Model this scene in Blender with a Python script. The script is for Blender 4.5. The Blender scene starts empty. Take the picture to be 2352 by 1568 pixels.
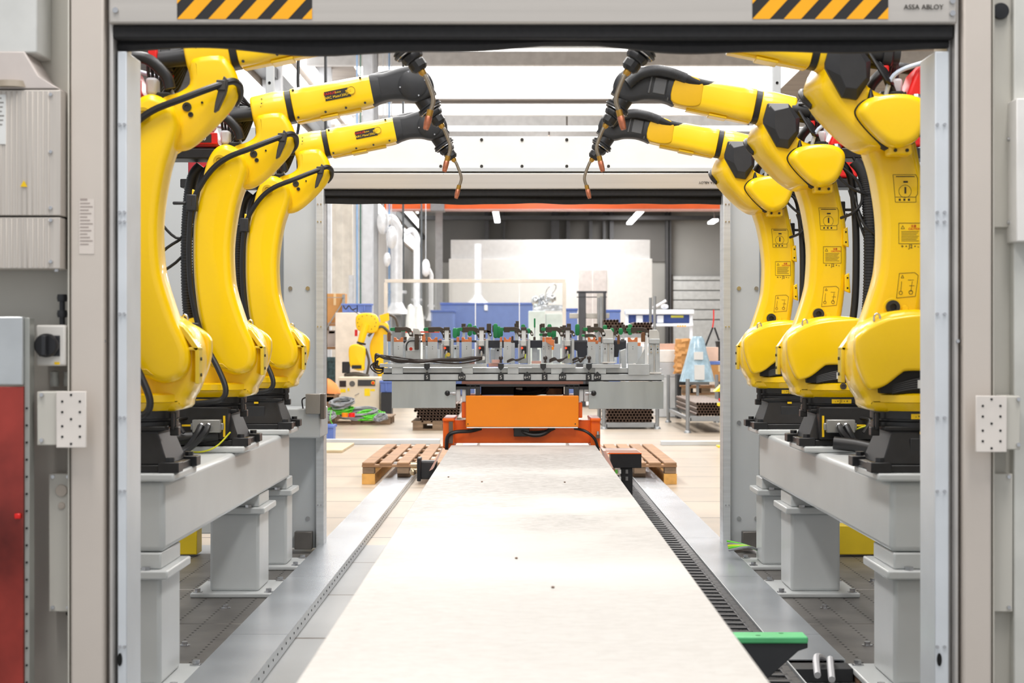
import bpy, math, random
from mathutils import Vector, Matrix
random.seed(7)
PI = math.pi
S = bpy.context.scene
C = S.collection
# ------------------------------------------------------------------ camera
CAM_H = 1.215
FPX = 4000.0
cam = bpy.data.cameras.new('camera'); camo = bpy.data.objects.new('camera', cam); C.objects.link(camo)
camo.location = (0, 0, CAM_H); camo.rotation_euler = (PI/2, 0, 0)
cam.sensor_width = 36; cam.lens = FPX/2352*36; cam.shift_x = -16/2352
cam.clip_start = .1; cam.clip_end = 200
cam.dof.use_dof = True; cam.dof.focus_distance = 9.4; cam.dof.aperture_fstop = 5.6
S.camera = camo
S.view_settings.view_transform = 'Standard'; S.view_settings.look = 'None'
S.view_settings.gamma = 1; S.view_settings.use_curve_mapping = False
S.view_settings.exposure = 0.42
# ------------------------------------------------------------------ light
W = bpy.data.worlds.new('world'); S.world = W; W.use_nodes = True
bg = W.node_tree.nodes['Background']; bg.inputs[0].default_value = (.93, .96, 1, 1); bg.inputs[1].default_value = .56
def area(name, loc, sx, sy, power, col=(1, .98, .96), rot=(0, 0, 0)):
    l = bpy.data.lights.new(name, 'AREA'); l.shape = 'RECTANGLE'; l.size = sx; l.size_y = sy
    l.energy = power; l.color = col
    o = bpy.data.objects.new(name, l); C.objects.link(o); o.location = loc; o.rotation_euler = rot
for x in (-1.6, 1.6):
    for y in (2.6, 7.0, 11.5):
        area('hall_lamp_light', (x, y, 6.2), .8, 3.6, 150)
for x, y in ((-2, 18), (4, 18), (-1, 27), (6, 27), (0, 37), (8, 37), (1, 50), (9, 50), (2, 63), (10, 63), (5, 72)):
    area('hall_lamp_light', (x, y, 6.8), 1.5, 6, 420)

# ------------------------------------------------------------------ helpers
def lin(c):
    c = c/255.
    return c/12.92 if c <= .04045 else ((c+.055)/1.055)**2.4
def rgb(c): return (lin(c[0]), lin(c[1]), lin(c[2]), 1)
MATS = {}
def mat(name, col, rough=.5, metal=0., var=.06, scale=6., bump=0., spec=.5, coat=0., emit=None, alpha=None, trans=0., stretch=None):
    if name in MATS: return MATS[name]
    m = bpy.data.materials.new(name); m.use_nodes = True
    nt = m.node_tree; b = nt.nodes['Principled BSDF']
    b.inputs['Roughness'].default_value = rough; b.inputs['Metallic'].default_value = metal
    b.inputs['Specular IOR Level'].default_value = spec; b.inputs['Coat Weight'].default_value = coat
    tc = nt.nodes.new('ShaderNodeTexCoord'); mp = nt.nodes.new('ShaderNodeMapping')
    if stretch: mp.inputs['Scale'].default_value = stretch
    n = nt.nodes.new('ShaderNodeTexNoise'); n.inputs['Scale'].default_value = scale; n.inputs['Detail'].default_value = 5
    nt.links.new(tc.outputs['Object'], mp.inputs[0]); nt.links.new(mp.outputs[0], n.inputs['Vector'])
    r = nt.nodes.new('ShaderNodeValToRGB'); c = rgb(col)
    lo = tuple(max(0, x*(1-var*2)) for x in c[:3])+(1,); hi = tuple(min(1, x*(1+var)) for x in c[:3])+(1,)
    r.color_ramp.elements[0].position = .3; r.color_ramp.elements[0].color = lo
    r.color_ramp.elements[1].position = .7; r.color_ramp.elements[1].color = hi
    nt.links.new(n.outputs['Fac'], r.inputs[0]); nt.links.new(r.outputs[0], b.inputs['Base Color'])
    if bump:
        bp = nt.nodes.new('ShaderNodeBump'); bp.inputs['Strength'].default_value = bump; bp.inputs['Distance'].default_value = .01
        nt.links.new(n.outputs['Fac'], bp.inputs['Height']); nt.links.new(bp.outputs[0], b.inputs['Normal'])
    if emit:
        b.inputs['Emission Color'].default_value = rgb(col); b.inputs['Emission Strength'].default_value = emit
    if trans: b.inputs['Transmission Weight'].default_value = trans; b.inputs['IOR'].default_value = 1.1
    if alpha is not None: b.inputs['Alpha'].default_value = alpha
    MATS[name] = m; return m

def cr(pts, n=6, closed=False):
    """Catmull-Rom through points of any dimension"""
    P = [tuple(p) for p in pts]; N = len(P); out = []
    segs = N if closed else N-1
    for i in range(segs):
        if closed: p0, p1, p2, p3 = P[i-1], P[i], P[(i+1) % N], P[(i+2) % N]
        else: p0, p1, p2, p3 = P[max(i-1, 0)], P[i], P[i+1], P[min(i+2, N-1)]
        for k in range(n):
            t = k/n
            out.append(tuple(.5*((2*b)+(-a+c)*t+(2*a-5*b+4*c-d)*t*t+(-a+3*b-3*c+d)*t**3) for a, b, c, d in zip(p0, p1, p2, p3)))
    if not closed: out.append(P[-1])
    return out
def poly_area(o): return sum(o[i-1][0]*o[i][1]-o[i][0]*o[i-1][1] for i in range(len(o)))/2
def frame_of(d):
    d = Vector(d).normalized(); up = Vector((0, 0, 1)) if abs(d.z) < .9 else Vector((1, 0, 0))
    a = d.cross(up).normalized(); b = d.cross(a).normalized(); return d, a, b
class MB:
    def __init__(s): s.v = []; s.f = []; s.m = []; s.st = []
    def add(s, vs, fs, mi=0):
        k = len(s.v); s.v += [tuple(v) for v in vs]; s.st.append((k, len(s.f), len(s.v), len(s.f)+len(fs)))
        for f in fs: s.f.append(tuple(k+i for i in f)); s.m.append(mi)
        return s
    def box(s, x0, x1, y0, y1, z0, z1, mi=0, M=None):
        vs = [(x, y, z) for z in (z0, z1) for y in (y0, y1) for x in (x0, x1)]
        if M is not None: vs = [M @ Vector(v) for v in vs]
        return s.add(vs, [(0, 2, 3, 1), (4, 5, 7, 6), (0, 1, 5, 4), (2, 6, 7, 3), (0, 4, 6, 2), (1, 3, 7, 5)], mi)
    def bar(s, p0, p1, w, h, mi=0):
        p0 = Vector(p0); p1 = Vector(p1); d, a, b = frame_of(p1-p0)
        vs = [p+a*sx*w/2+b*sy*h/2 for p in (p0, p1) for sx, sy in ((-1, -1), (1, -1), (1, 1), (-1, 1))]
        return s.add(vs, [(3, 2, 1, 0), (4, 5, 6, 7)]+[(i, (i+1) % 4, 4+(i+1) % 4, 4+i) for i in range(4)], mi)
    def cyl(s, p0, p1, r0, r1=None, n=16, mi=0, caps=True):
        r1 = r0 if r1 is None else r1
        p0 = Vector(p0); p1 = Vector(p1); d, a, b = frame_of(p1-p0)
        vs = []
        for p, r in ((p0, r0), (p1, r1)):
            for i in range(n):
                t = 2*PI*i/n; vs.append(p+a*math.cos(t)*r+b*math.sin(t)*r)
        fs = [(i, (i+1) % n, n+(i+1) % n, n+i) for i in range(n)]
        if caps: fs += [tuple(range(n))[::-1], tuple(range(n, 2*n))]
        return s.add(vs, fs, mi)
    def tube(s, pts, r, n=8, mi=0, sm=5, closed=False):
        P = [Vector(p) for p in (cr(pts, sm, closed) if sm > 1 else pts)]
        N = len(P); vs = []; a = None
        rr = r if callable(r) else (lambda t: r)
        for i, p in enumerate(P):
            if closed: d = (P[(i+1) % N]-P[i-1])
            else: d = P[min(i+1, N-1)]-P[max(i-1, 0)]
            if d.length < 1e-9: d = Vector((0, 0, 1))
            d.normalize()
            if a is None: _, a, _ = frame_of(d)
            a = (a-d*a.dot(d)); a.normalize(); b = d.cross(a)
            q = rr(i/(N-1))
            for k in range(n):
                t = 2*PI*k/n; vs.append(p+a*math.cos(t)*q+b*math.sin(t)*q)
        M = N if closed else N-1
        fs = [(i*n+k, i*n+(k+1) % n, ((i+1) % N)*n+(k+1) % n, ((i+1) % N)*n+k) for i in range(M) for k in range(n)]
        if not closed: fs += [tuple(range(n))[::-1], tuple(range((N-1)*n, N*n))]
        return s.add(vs, fs, mi)
    def prism(s, o, a, b, pl='xz', mi=0):
        if poly_area(o) < 0: o = o[::-1]
        mp = {'xz': lambda u, v, w: (u, w, v), 'yz': lambda u, v, w: (w, u, v), 'xy': lambda u, v, w: (u, v, w)}[pl]
        n = len(o); vs = [mp(u, v, a) for u, v in o]+[mp(u, v, b) for u, v in o]
        return s.add(vs, [tuple(range(n)), tuple(range(n, 2*n))[::-1]]+[(i, n+i, n+(i+1) % n, (i+1) % n) for i in range(n)], mi)
    def rprism(s, o, a, b, r, seg=4, pl='xz', mi=0, fan=None):
        """extruded outline whose rims are rounded with radius r"""
        if poly_area(o) < 0: o = o[::-1]
        n = len(o); nm = []
        for i in range(n):
            x0, y0 = o[i-1]; x1, y1 = o[(i+1) % n]; dx, dy = x1-x0, y1-y0; L = math.hypot(dx, dy) or 1
            nm.append((dy/L, -dx/L))
        mp = {'xz': lambda u, v, w: (u, w, v), 'yz': lambda u, v, w: (w, u, v), 'xy': lambda u, v, w: (u, v, w)}[pl]
        lay = []
        for k in range(seg+1):
            t = PI/2*k/seg; lay.append((r*(1-math.sin(t)), a+r*(1-math.cos(t))))
        lay += [(i_, b-(w-a)) for i_, w in lay[::-1]]
        vs = []
        if fan:      # star-shaped outline: shrink towards its middle instead of along the normals
            for ins, w in lay: vs += [mp(fan[0]+(u-fan[0])*(1-ins*9), fan[1]+(v-fan[1])*(1-ins*9), w) for u, v in o]
        else:
            for ins, w in lay: vs += [mp(u-nx*ins, v-ny*ins, w) for (u, v), (nx, ny) in zip(o, nm)]
        fs = [tuple(range(n)), tuple(range((len(lay)-1)*n, len(lay)*n))[::-1]]
        if fan:
            fs = []; N = len(vs); vs.append(mp(fan[0], fan[1], lay[0][1])); vs.append(mp(fan[0], fan[1], lay[-1][1])); q = (len(lay)-1)*n
            for i in range(n): fs += [(N, i, (i+1) % n), (N+1, q+(i+1) % n, q+i)]
        for k in range(len(lay)-1):
            fs += [(k*n+i, (k+1)*n+i, (k+1)*n+(i+1) % n, k*n+(i+1) % n) for i in range(n)]
        return s.add(vs, fs, mi)
    def loft(s, secs, mi=0, caps=True):
        n = len(secs[0]); vs = [p for q in secs for p in q]
        fs = [(k*n+i, k*n+(i+1) % n, (k+1)*n+(i+1) % n, (k+1)*n+i) for k in range(len(secs)-1) for i in range(n)]
        if caps: fs += [tuple(range(n))[::-1], tuple(range((len(secs)-1)*n, len(secs)*n))]
        return s.add(vs, fs, mi)
    def lathe(s, prof, p0, axis=(0, 0, 1), n=24, mi=0):
        p0 = Vector(p0); d, a, b = frame_of(axis)
        secs = [[p0+d*h+a*math.cos(2*PI*i/n)*max(r, 1e-4)+b*math.sin(2*PI*i/n)*max(r, 1e-4) for i in range(n)] for r, h in prof]
        return s.loft(secs, mi)
    def ball(s, c, r, n=12, mi=0):
        k = n//2
        return s.lathe([((r if not isinstance(r, tuple) else r[0])*math.sin(PI*i/k), -(r if not isinstance(r, tuple) else r[1])*math.cos(PI*i/k)) for i in range(k+1)], c, n=n, mi=mi)
    def text(s, body, size, M, mi=0, ext=.0006):
        vs, fs = textmesh(body, ext/size)
        return s.add([M @ Vector((x*size, y*size, z*size)) for x, y, z in vs], fs, mi)
    def xf(s, M): s.v = [tuple(M @ Vector(v)) for v in s.v]; return s
    def build(s, name, mats, parent=None, bevel=0, seg=2, smooth=True, ang=35):
        if name in SPLIT and 1 < len(s.st) <= 60:
            first = None
            for a, fa, b, fb in s.st:
                q = MB(); q.v = s.v[a:b]; q.f = [tuple(i-a for i in f) for f in s.f[fa:fb]]; q.m = s.m[fa:fb]; q.st = [(0, 0, b-a, fb-fa)]
                o = q.build(name, mats, parent, bevel, seg, smooth, ang); first = first or o
            return first
        me = bpy.data.meshes.new(name); me.from_pydata(s.v, [], s.f)
        if not isinstance(mats, (list, tuple)): mats = [mats]
        for m in mats: me.materials.append(m)
        me.polygons.foreach_set('material_index', s.m)
        if smooth:
            me.polygons.foreach_set('use_smooth', [True]*len(s.f)); me.set_sharp_from_angle(angle=math.radians(ang))
        import bmesh
        bm = bmesh.new(); bm.from_mesh(me); bmesh.ops.recalc_face_normals(bm, faces=bm.faces); bm.to_mesh(me); bm.free()
        o = bpy.data.objects.new(name, me); C.objects.link(o)
        if parent: o.parent = parent
        if bevel:
            md = o.modifiers.new('bevel', 'BEVEL'); md.width = bevel; md.segments = seg; md.limit_method = 'ANGLE'
            md.angle_limit = math.radians(40); md.harden_normals = False
        return o
SPLIT = {'rail_screw', 'drill_hole', 'mounting_hole', 'screw', 'bolt', 'anchor_bolt', 'flange_bolt', 'yellow_strip', 'black_plate', 'pink_reflective_plate', 'hex_bolt', 'dowel_hole', 'floor_bolt',
         'base_bolt', 'panel_bolt', 'forearm_screw', 'wrist_screw', 'elbow_bolt', 'bracket_screw', 'cover_screw', 'lug_bolt', 'tapped_hole', 'cable_tag', 'steel_rail', 'rail_hole', 'panel_screw', 'blind_plug',
         'lower_gland', 'brace', 'bolt_hole', 'screw_hole', 'cable_gland', 'flange_screw', 'yellow_tie', 'cross_bar', 'hinge_pin', 'thin_cables', 'red_clip', 'white_sheet', 'red_cap', 'power_cable', 'side_flange', 'carriage_hose', 'inner_bracket', 'bolt_seat', 'floor_bracket'}
_TX = {}
def textmesh(body, ext):
    k = (body, round(ext, 5))
    if k not in _TX:
        cu = bpy.data.curves.new('t', 'FONT'); cu.body = body; cu.size = 1; cu.extrude = ext; cu.align_x = 'CENTER'; cu.align_y = 'CENTER'
        cu.resolution_u = 3
        o = bpy.data.objects.new('t', cu); C.objects.link(o)
        me = bpy.data.meshes.new_from_object(o.evaluated_get(bpy.context.evaluated_depsgraph_get()))
        _TX[k] = ([tuple(v.co) for v in me.vertices], [tuple(p.vertices) for p in me.polygons])
        bpy.data.objects.remove(o); bpy.data.meshes.remove(me); bpy.data.curves.remove(cu)
    return _TX[k]
def face_m(x, y, z, flip=False, rot=0):
    """text frame facing -Y (towards the camera); flip for a face looking to +Y"""
    M = Matrix.Translation((x, y, z)) @ Matrix.Rotation(PI if flip else 0, 4, 'Z') @ Matrix.Rotation(PI/2, 4, 'X') @ Matrix.Rotation(rot, 4, 'Z')
    return M
def tag(o, label, cat, group=None):
    o['label'] = label; o['category'] = cat
    if group: o['group'] = group
    return o
def struct(o, label=None):
    o['kind'] = 'structure'
    if label: o['label'] = label
    return o
def empty(name, loc, label, cat, group=None, rz=0):
    o = bpy.data.objects.new(name, None); C.objects.link(o); o.location = loc; o.rotation_euler = (0, 0, rz); o.empty_display_size = .1
    return tag(o, label, cat, group)
KIDS = {}
def copy_tree(o, parent=None):
    c = o.copy(); C.objects.link(c)
    if parent: c.parent = parent
    for ch in [x for x in o.children]: copy_tree(ch, c)
    return c
def PX(px, D): return (px-1192)*D/FPX
def PZ(py, D): return CAM_H-(py-784)*D/FPX
def P(px, py, D): return (PX(px, D), D, PZ(py, D))

# ------------------------------------------------------------------ materials
yellow = mat('robot_yellow', (255, 208, 0), .3, var=.015, scale=3, coat=.3)
black = mat('black_casting', (26, 26, 29), .38, var=.15, scale=30)
blackp = mat('black_plastic', (40, 41, 44), .45, var=.08, scale=20)
rubber = mat('black_rubber', (24, 24, 26), .42, var=.1, scale=20)
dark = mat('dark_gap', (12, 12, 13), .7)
chrome = mat('bright_steel', (200, 200, 202), .25, 1., var=.05)
brass = mat('brass', (205, 160, 80), .35, 1., var=.08)
copper = mat('copper_nozzle', (205, 130, 100), .35, .8, var=.15, scale=60)
copperb = mat('copper_block', (222, 135, 88), .4, .5, var=.12, scale=30)
necks = mat('torch_neck_steel', (165, 155, 140), .3, .9, var=.1, scale=40)
red = mat('red_plastic', (225, 25, 20), .35, var=.05)
pink = mat('smoked_red_cover', (170, 40, 50), .25, var=.1)
graycab = mat('cell_panel_grey', (192, 196, 198), .5, var=.03, scale=2)
graybeam = mat('painted_beam_grey', (196, 199, 199), .32, var=.03, scale=3)
alu = mat('brushed_aluminium', (208, 211, 213), .4, .4, var=.05, scale=4, stretch=(1, 1, 12))
galv = mat('galvanised_sheet', (196, 201, 207), .27, .75, var=.1, scale=2.5, bump=.08)
darksteel = mat('worn_steel_plate', (118, 114, 110), .42, .55, var=.15, scale=5)
rust = mat('rusty_edge', (120, 90, 70), .7, .3, var=.25, scale=15)
beige = mat('beige_door_post', (206, 196, 186), .5, var=.03, scale=2)
beigep = mat('beige_grey_panel', (200, 196, 186), .5, var=.03, scale=2)
white = mat('white_paint', (238, 238, 236), .5, var=.02)
hdr = mat('header_aluminium', (198, 192, 185), .38, .45, var=.04, scale=3, stretch=(.2, 4, 14))
seal = mat('black_seal_fabric', (38, 37, 38), .8, var=.1, scale=60)
stick_y = mat('hazard_amber', (255, 176, 0), .5, var=.02)
stick_k = mat('hazard_black', (35, 32, 32), .5, var=.04)
ink = mat('black_print', (40, 36, 30), .6)
inkr = mat('red_print', (210, 50, 20), .6)
labely = mat('label_yellow', (250, 205, 10), .5, var=.02)
labelw = mat('label_white', (225, 225, 222), .5, var=.03)
orange = mat('orange_paint', (255, 142, 0), .4, var=.03, scale=3)
orange2 = mat('orange_frame_paint', (250, 106, 8), .38, var=.05, scale=4)
alum = mat('milled_aluminium', (200, 204, 206), .4, .3, var=.06, scale=10)
sheet = mat('stainless_sheet', (196, 201, 200), .28, .65, var=.05, scale=2, stretch=(6, 1, 1), bump=.02)
green = mat('green_plastic', (30, 130, 75), .4, var=.05)
greenm = mat('green_pad', (85, 185, 120), .45, var=.06)
brown = mat('dark_bronze_clamp', (78, 68, 60), .45, .3, var=.1)
wood = mat('pallet_wood', (158, 120, 86), .7, var=.15, scale=3, stretch=(2, 2, 12), bump=.1)
woodg = mat('grey_pallet_wood', (138, 114, 90), .75, var=.2, scale=5, stretch=(1, 6, 6), bump=.1)
card = mat('cardboard', (200, 145, 85), .75, var=.06, scale=4)
bluep = mat('blue_bin_plastic', (100, 125, 195), .5, var=.05)
tubec = mat('brown_steel_tube', (110, 88, 74), .5, .4, var=.2, scale=8)
hole = mat('black_hole', (8, 8, 8), .9)

# ================================================================== SETTING
def floor_material():
    m = bpy.data.materials.new('concrete_slab_floor'); m.use_nodes = True; nt = m.node_tree; b = nt.nodes['Principled BSDF']
    tc = nt.nodes.new('ShaderNodeTexCoord'); sx = nt.nodes.new('ShaderNodeSeparateXYZ'); nt.links.new(tc.outputs['Object'], sx.inputs[0])
    def mth(op, a, bb=None):
        n = nt.nodes.new('ShaderNodeMath'); n.operation = op
        for i, q in enumerate((a, bb)):
            if q is None: continue
            if isinstance(q, (int, float)): n.inputs[i].default_value = q
            else: nt.links.new(q, n.inputs[i])
        return n.outputs[0]
    f = mth('FRACT', mth('DIVIDE', mth('ADD', sx.outputs['Y'], .2), 1.22))
    d = mth('LESS_THAN', f, .024)
    n1 = nt.nodes.new('ShaderNodeTexNoise'); n1.inputs['Scale'].default_value = .9; n1.inputs['Detail'].default_value = 6
    nt.links.new(tc.outputs['Object'], n1.inputs['Vector'])
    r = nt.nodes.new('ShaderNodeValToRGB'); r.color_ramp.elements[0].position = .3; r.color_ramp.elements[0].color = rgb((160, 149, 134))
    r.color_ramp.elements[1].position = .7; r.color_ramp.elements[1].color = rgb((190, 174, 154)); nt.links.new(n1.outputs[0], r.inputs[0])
    # the floor colour is grey inside the cell and beige in the hall beyond it
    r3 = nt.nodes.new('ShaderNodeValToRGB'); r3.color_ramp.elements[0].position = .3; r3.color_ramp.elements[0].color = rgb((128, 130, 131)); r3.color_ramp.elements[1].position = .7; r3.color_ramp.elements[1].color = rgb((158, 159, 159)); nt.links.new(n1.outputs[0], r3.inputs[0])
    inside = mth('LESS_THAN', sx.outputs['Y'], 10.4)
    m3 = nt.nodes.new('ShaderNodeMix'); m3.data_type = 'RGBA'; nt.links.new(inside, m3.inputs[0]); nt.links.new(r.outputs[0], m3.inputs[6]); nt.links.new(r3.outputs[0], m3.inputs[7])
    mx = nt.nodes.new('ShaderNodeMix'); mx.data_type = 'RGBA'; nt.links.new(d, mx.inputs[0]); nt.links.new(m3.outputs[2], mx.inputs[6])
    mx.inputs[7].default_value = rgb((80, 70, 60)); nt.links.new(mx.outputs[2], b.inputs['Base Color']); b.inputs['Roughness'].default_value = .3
    return m
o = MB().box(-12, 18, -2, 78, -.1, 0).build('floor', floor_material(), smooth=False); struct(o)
ceil_m = mat('hall_roof_sheeting', (150, 142, 135), .7, var=.12, scale=.6, stretch=(1, 12, 1))
lightwall = mat('hall_wall_panel', (205, 205, 203), .35, var=.05, scale=.5)
greywall = mat('hall_back_wall_panel', (165, 164, 160), .3, var=.06, scale=.4)
brownwall = mat('hall_side_wall_sheeting', (150, 138, 126), .6, var=.08)
lampw = mat('white_lamp_glow', (255, 255, 255), .5, emit=3.2)
skyl = mat('rooflight_glow', (255, 255, 255), .5, emit=2.4)
# hall roof with an opening for the translucent rooflight
ZC = 7.2
mb = MB(); mb.box(-12, 18, 14, 35.3, ZC, ZC+.2); mb.box(-12, -3.6, 35.3, 43, ZC, ZC+.2); mb.box(6.2, 18, 35.3, 43, ZC, ZC+.2); mb.box(-12, 18, 43, 78, ZC, ZC+.2)
mb.box(-12, 18, 0, 14, ZC, ZC+.2)
for k in range(60): mb.box(-4.3, 17.5, 43.4+k*.56, 43.68+k*.56, ZC-.1, ZC)
struct(mb.build('ceiling', ceil_m, smooth=False))
mb = MB(); mb.box(-3.6, 6.2, 35.3, 43, ZC+.02, ZC+.08); struct(mb.build('window_1', skyl, smooth=False))
for i, y in enumerate((35.2, 43.0, 45.2, 48.5, 52, 57, 63)):
    struct(MB().box(-4.3, 17.5, y, y+.2, ZC-.4, ZC-.12).build('trim_%d' % (i+1), mat('roof_purlin_grey', (205, 205, 205), .5)))
# walls of the hall
struct(MB().box(-12, 18, 77, 77.2, 0, ZC).build('wall_back', greywall, smooth=False))
wr = MB(); wr.box(17.6, 17.8, 0, 77, 0, ZC); struct(wr.build('wall_right', greywall, smooth=False))
mb = MB(); mb.box(-4.6, -4.4, 26, 77, 0, 4.9, 0); mb.box(-4.65, -4.45, 26, 77, 4.9, ZC, 1)
wl = mb.build('wall_left', [lightwall, brownwall], smooth=False); struct(wl)
for i, (z0, z1) in enumerate(((5.1, 5.55), (6.15, 6.55), (6.8, 7.1))):
    struct(MB().box(-4.44, -4.38, 27, 76, z0, z1).build('window_%d' % (i+2), skyl, smooth=False))
struct(MB().box(-4.4, -4.15, 26, 77, 5.72, 5.9).build('trim_9', mat('cable_tray_dark', (70, 72, 74), .5, .4)))
for y in (30, 38, 47, 58): struct(MB().box(-4.42, -4.1, y, y+.25, 0, ZC).build('trim_%d' % (20+y), mat('steel_column_grey', (196, 199, 204), .5)))

# lamps hanging from the roof further back
for i, (px, py0, py1, lab) in enumerate(((1140, 479, 509, 'leftmost'), (1459, 482, 513, 'middle'), (1631, 505, 520, 'rightmost'))):
    zl = 5.7 if i < 2 else 5.4
    y0 = (zl-CAM_H)*FPX/(784-py0); y1 = (zl-CAM_H)*FPX/(784-py1); X = PX(px, (y0+y1)/2)
    L = empty('tube_lamp', (X, y0, zl), 'white strip lamp on the far hall roof, %s of the three seen under the door' % lab, 'lamp', 'far hall strip lamps')
    MB().box(-.1, .1, 0, (y1-y0)*.46, -.04, .04).build('lamp_tube', lampw, L)
    if i < 2: MB().box(-.1, .1, (y1-y0)*.54, y1-y0, -.04, .04).build('lamp_tube', lampw, L)
    MB().box(-.02, .02, .3, .34, .04, ZC-zl-.002).build('hanger', brown, L)
# bright strip lamps across the roof, seen between the robot wrists
for i, (y, x0, x1) in enumerate(((44.2, -3.2, 2.0), (44.2, 2.7, 6.4), (47, -2.5, 1.4), (47, 2.1, 6.2), (50.7, -3.4, .8), (50.7, 1.7, 6.6))):
    e = empty('strip_light', ((x0+x1)/2, y, ZC-.6), 'long white strip light across the hall roof, %s half of the %s row' % (('left', 'right')[i % 2], ('nearest', 'middle', 'farthest')[i//2]), 'lamp', 'strip lights across the roof')
    w = (x1-x0)/2; MB().box(-w, w, 0, .35, 0, .08).build('lamp_tube', lampw, e)
    for q in (-.7, .7): MB().box(q*w-.02, q*w+.02, .15, .19, .08, .598).build('hanger', brown, e)
# ---------------------------------------------------------------- overhead crane
D = 56
cr_ = empty('overhead_crane', (0, D, 0), 'orange overhead crane beam spanning the hall behind the far door', 'crane')
MB().box(-4.3, 17.4, -.3, .3, PZ(481.5, D), PZ(455, D)).build('bridge_beam', mat('crane_orange', (250, 105, 30), .4, var=.1, scale=.8), cr_)
MB().box(-4.3, 17.4, -.34, .34, PZ(484, D), PZ(481.5, D)).build('lower_flange', mat('crane_flange', (215, 170, 165), .5), cr_)
MB().box(PX(990, D), PX(1022, D), -.36, .36, PZ(486, D), PZ(462, D)).build('trolley', mat('crane_motor_grey', (150, 150, 155), .4), cr_, bevel=.02)
for x in (-4.25, 17.2): MB().box(x, x+.15, -.2, .2, PZ(455, D), ZC-.002).build('crane_hanger', mat('crane_motor_grey', (150, 150, 155), .4), cr_)
# ---------------------------------------------------------------- white office box
D = 64
of = empty('office_box', (0, D, 0), 'white two-tier office box standing against the back of the hall', 'office')
MB().box(PX(1031, D), PX(1498, D), 0, 6, 0, PZ(594, D)).build('lower_storey', white, of, bevel=.02)
MB().box(PX(1035, D), PX(1494, D), .15, 6, PZ(594, D), PZ(550, D)).build('upper_storey', mat('office_top_grey', (214, 214, 214), .5, var=.03), of, bevel=.02)
dd = MB().box(PX(1329, D), PX(1393, D), -.04, .02, 1.2, PZ(620, D)).build('double_door', mat('office_door', (216, 210, 208), .5), of)
MB().box(PX(1360, D), PX(1362, D), -.055, 0, 1.2, PZ(620, D)).build('door_gap', white, dd)
# ducts, pipes on the dark upper back wall
D = 76.5
darkw = mat('dark_upper_cladding', (105, 103, 100), .6, var=.1, scale=.3)
struct(MB().box(PX(1010, D), PX(1535, D), 76.9, 76.99, PZ(600, D), ZC-.01).build('wall_upper_back', darkw, smooth=False))
cols = ((1118, 10, 470, 600), (1158, 3, 470, 600), (1275, 18, 470, 600), (1305, 8, 470, 600), (1357, 8, 470, 600), (1388, 6, 470, 600), (1405, 9, 470, 600), (1532, 6, 470, 790), (1540, 4, 470, 790))
for i, (px, w, a, b_) in enumerate(cols):
    zb = .002 if b_ > 700 else PZ(b_, D)
    o = MB().box(PX(px-w/2, D), PX(px+w/2, D), D, D+.398, zb, ZC-.102).build('wall_pipe' if w < 7 else 'duct', mat('dark_duct', (78, 78, 80), .5, .3))
    tag(o, 'dark vertical %s on the back wall %s' % ('pipe' if w < 7 else 'duct', ('above the left end of the office', 'left of the widest duct above the office', 'widest one above the office', 'beside the widest duct above the office', 'middle one above the office door', 'thin one above the office door', 'rightmost above the office roof', 'right of the office box', 'thinnest one beside the sectional gate')[i]), 'duct', 'ducts on the back wall')
o = MB().box(-4.38, 17.5, 76.0, 76.4, PZ(506, D), PZ(497, D)).build('cable_tray', mat('dark_tray', (80, 80, 82), .5)); tag(o, 'dark cable tray running along the top of the back wall', 'tray')
rd = empty('sectional_gate', (0, 76.7, 0), 'pale sectional gate in the back wall right of the dark pipe', 'gate')
D = 76.6
for k, (a, b_) in enumerate(((634, 645), (645, 668), (668, 690), (690, 712), (712, 735), (735, 842))):
    MB().box(PX(1546, D), PX(1720, D), 0, .15, max(.03, PZ(b_, D)+.04), PZ(a, D)).build('gate_panel', mat('gate_white', (212, 214, 213), .22), rd, bevel=.02)
MB().box(PX(1541, D), PX(1545, D), -.1, .15, 0, PZ(630, D)).build('guide_rail', brown, rd)

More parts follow.
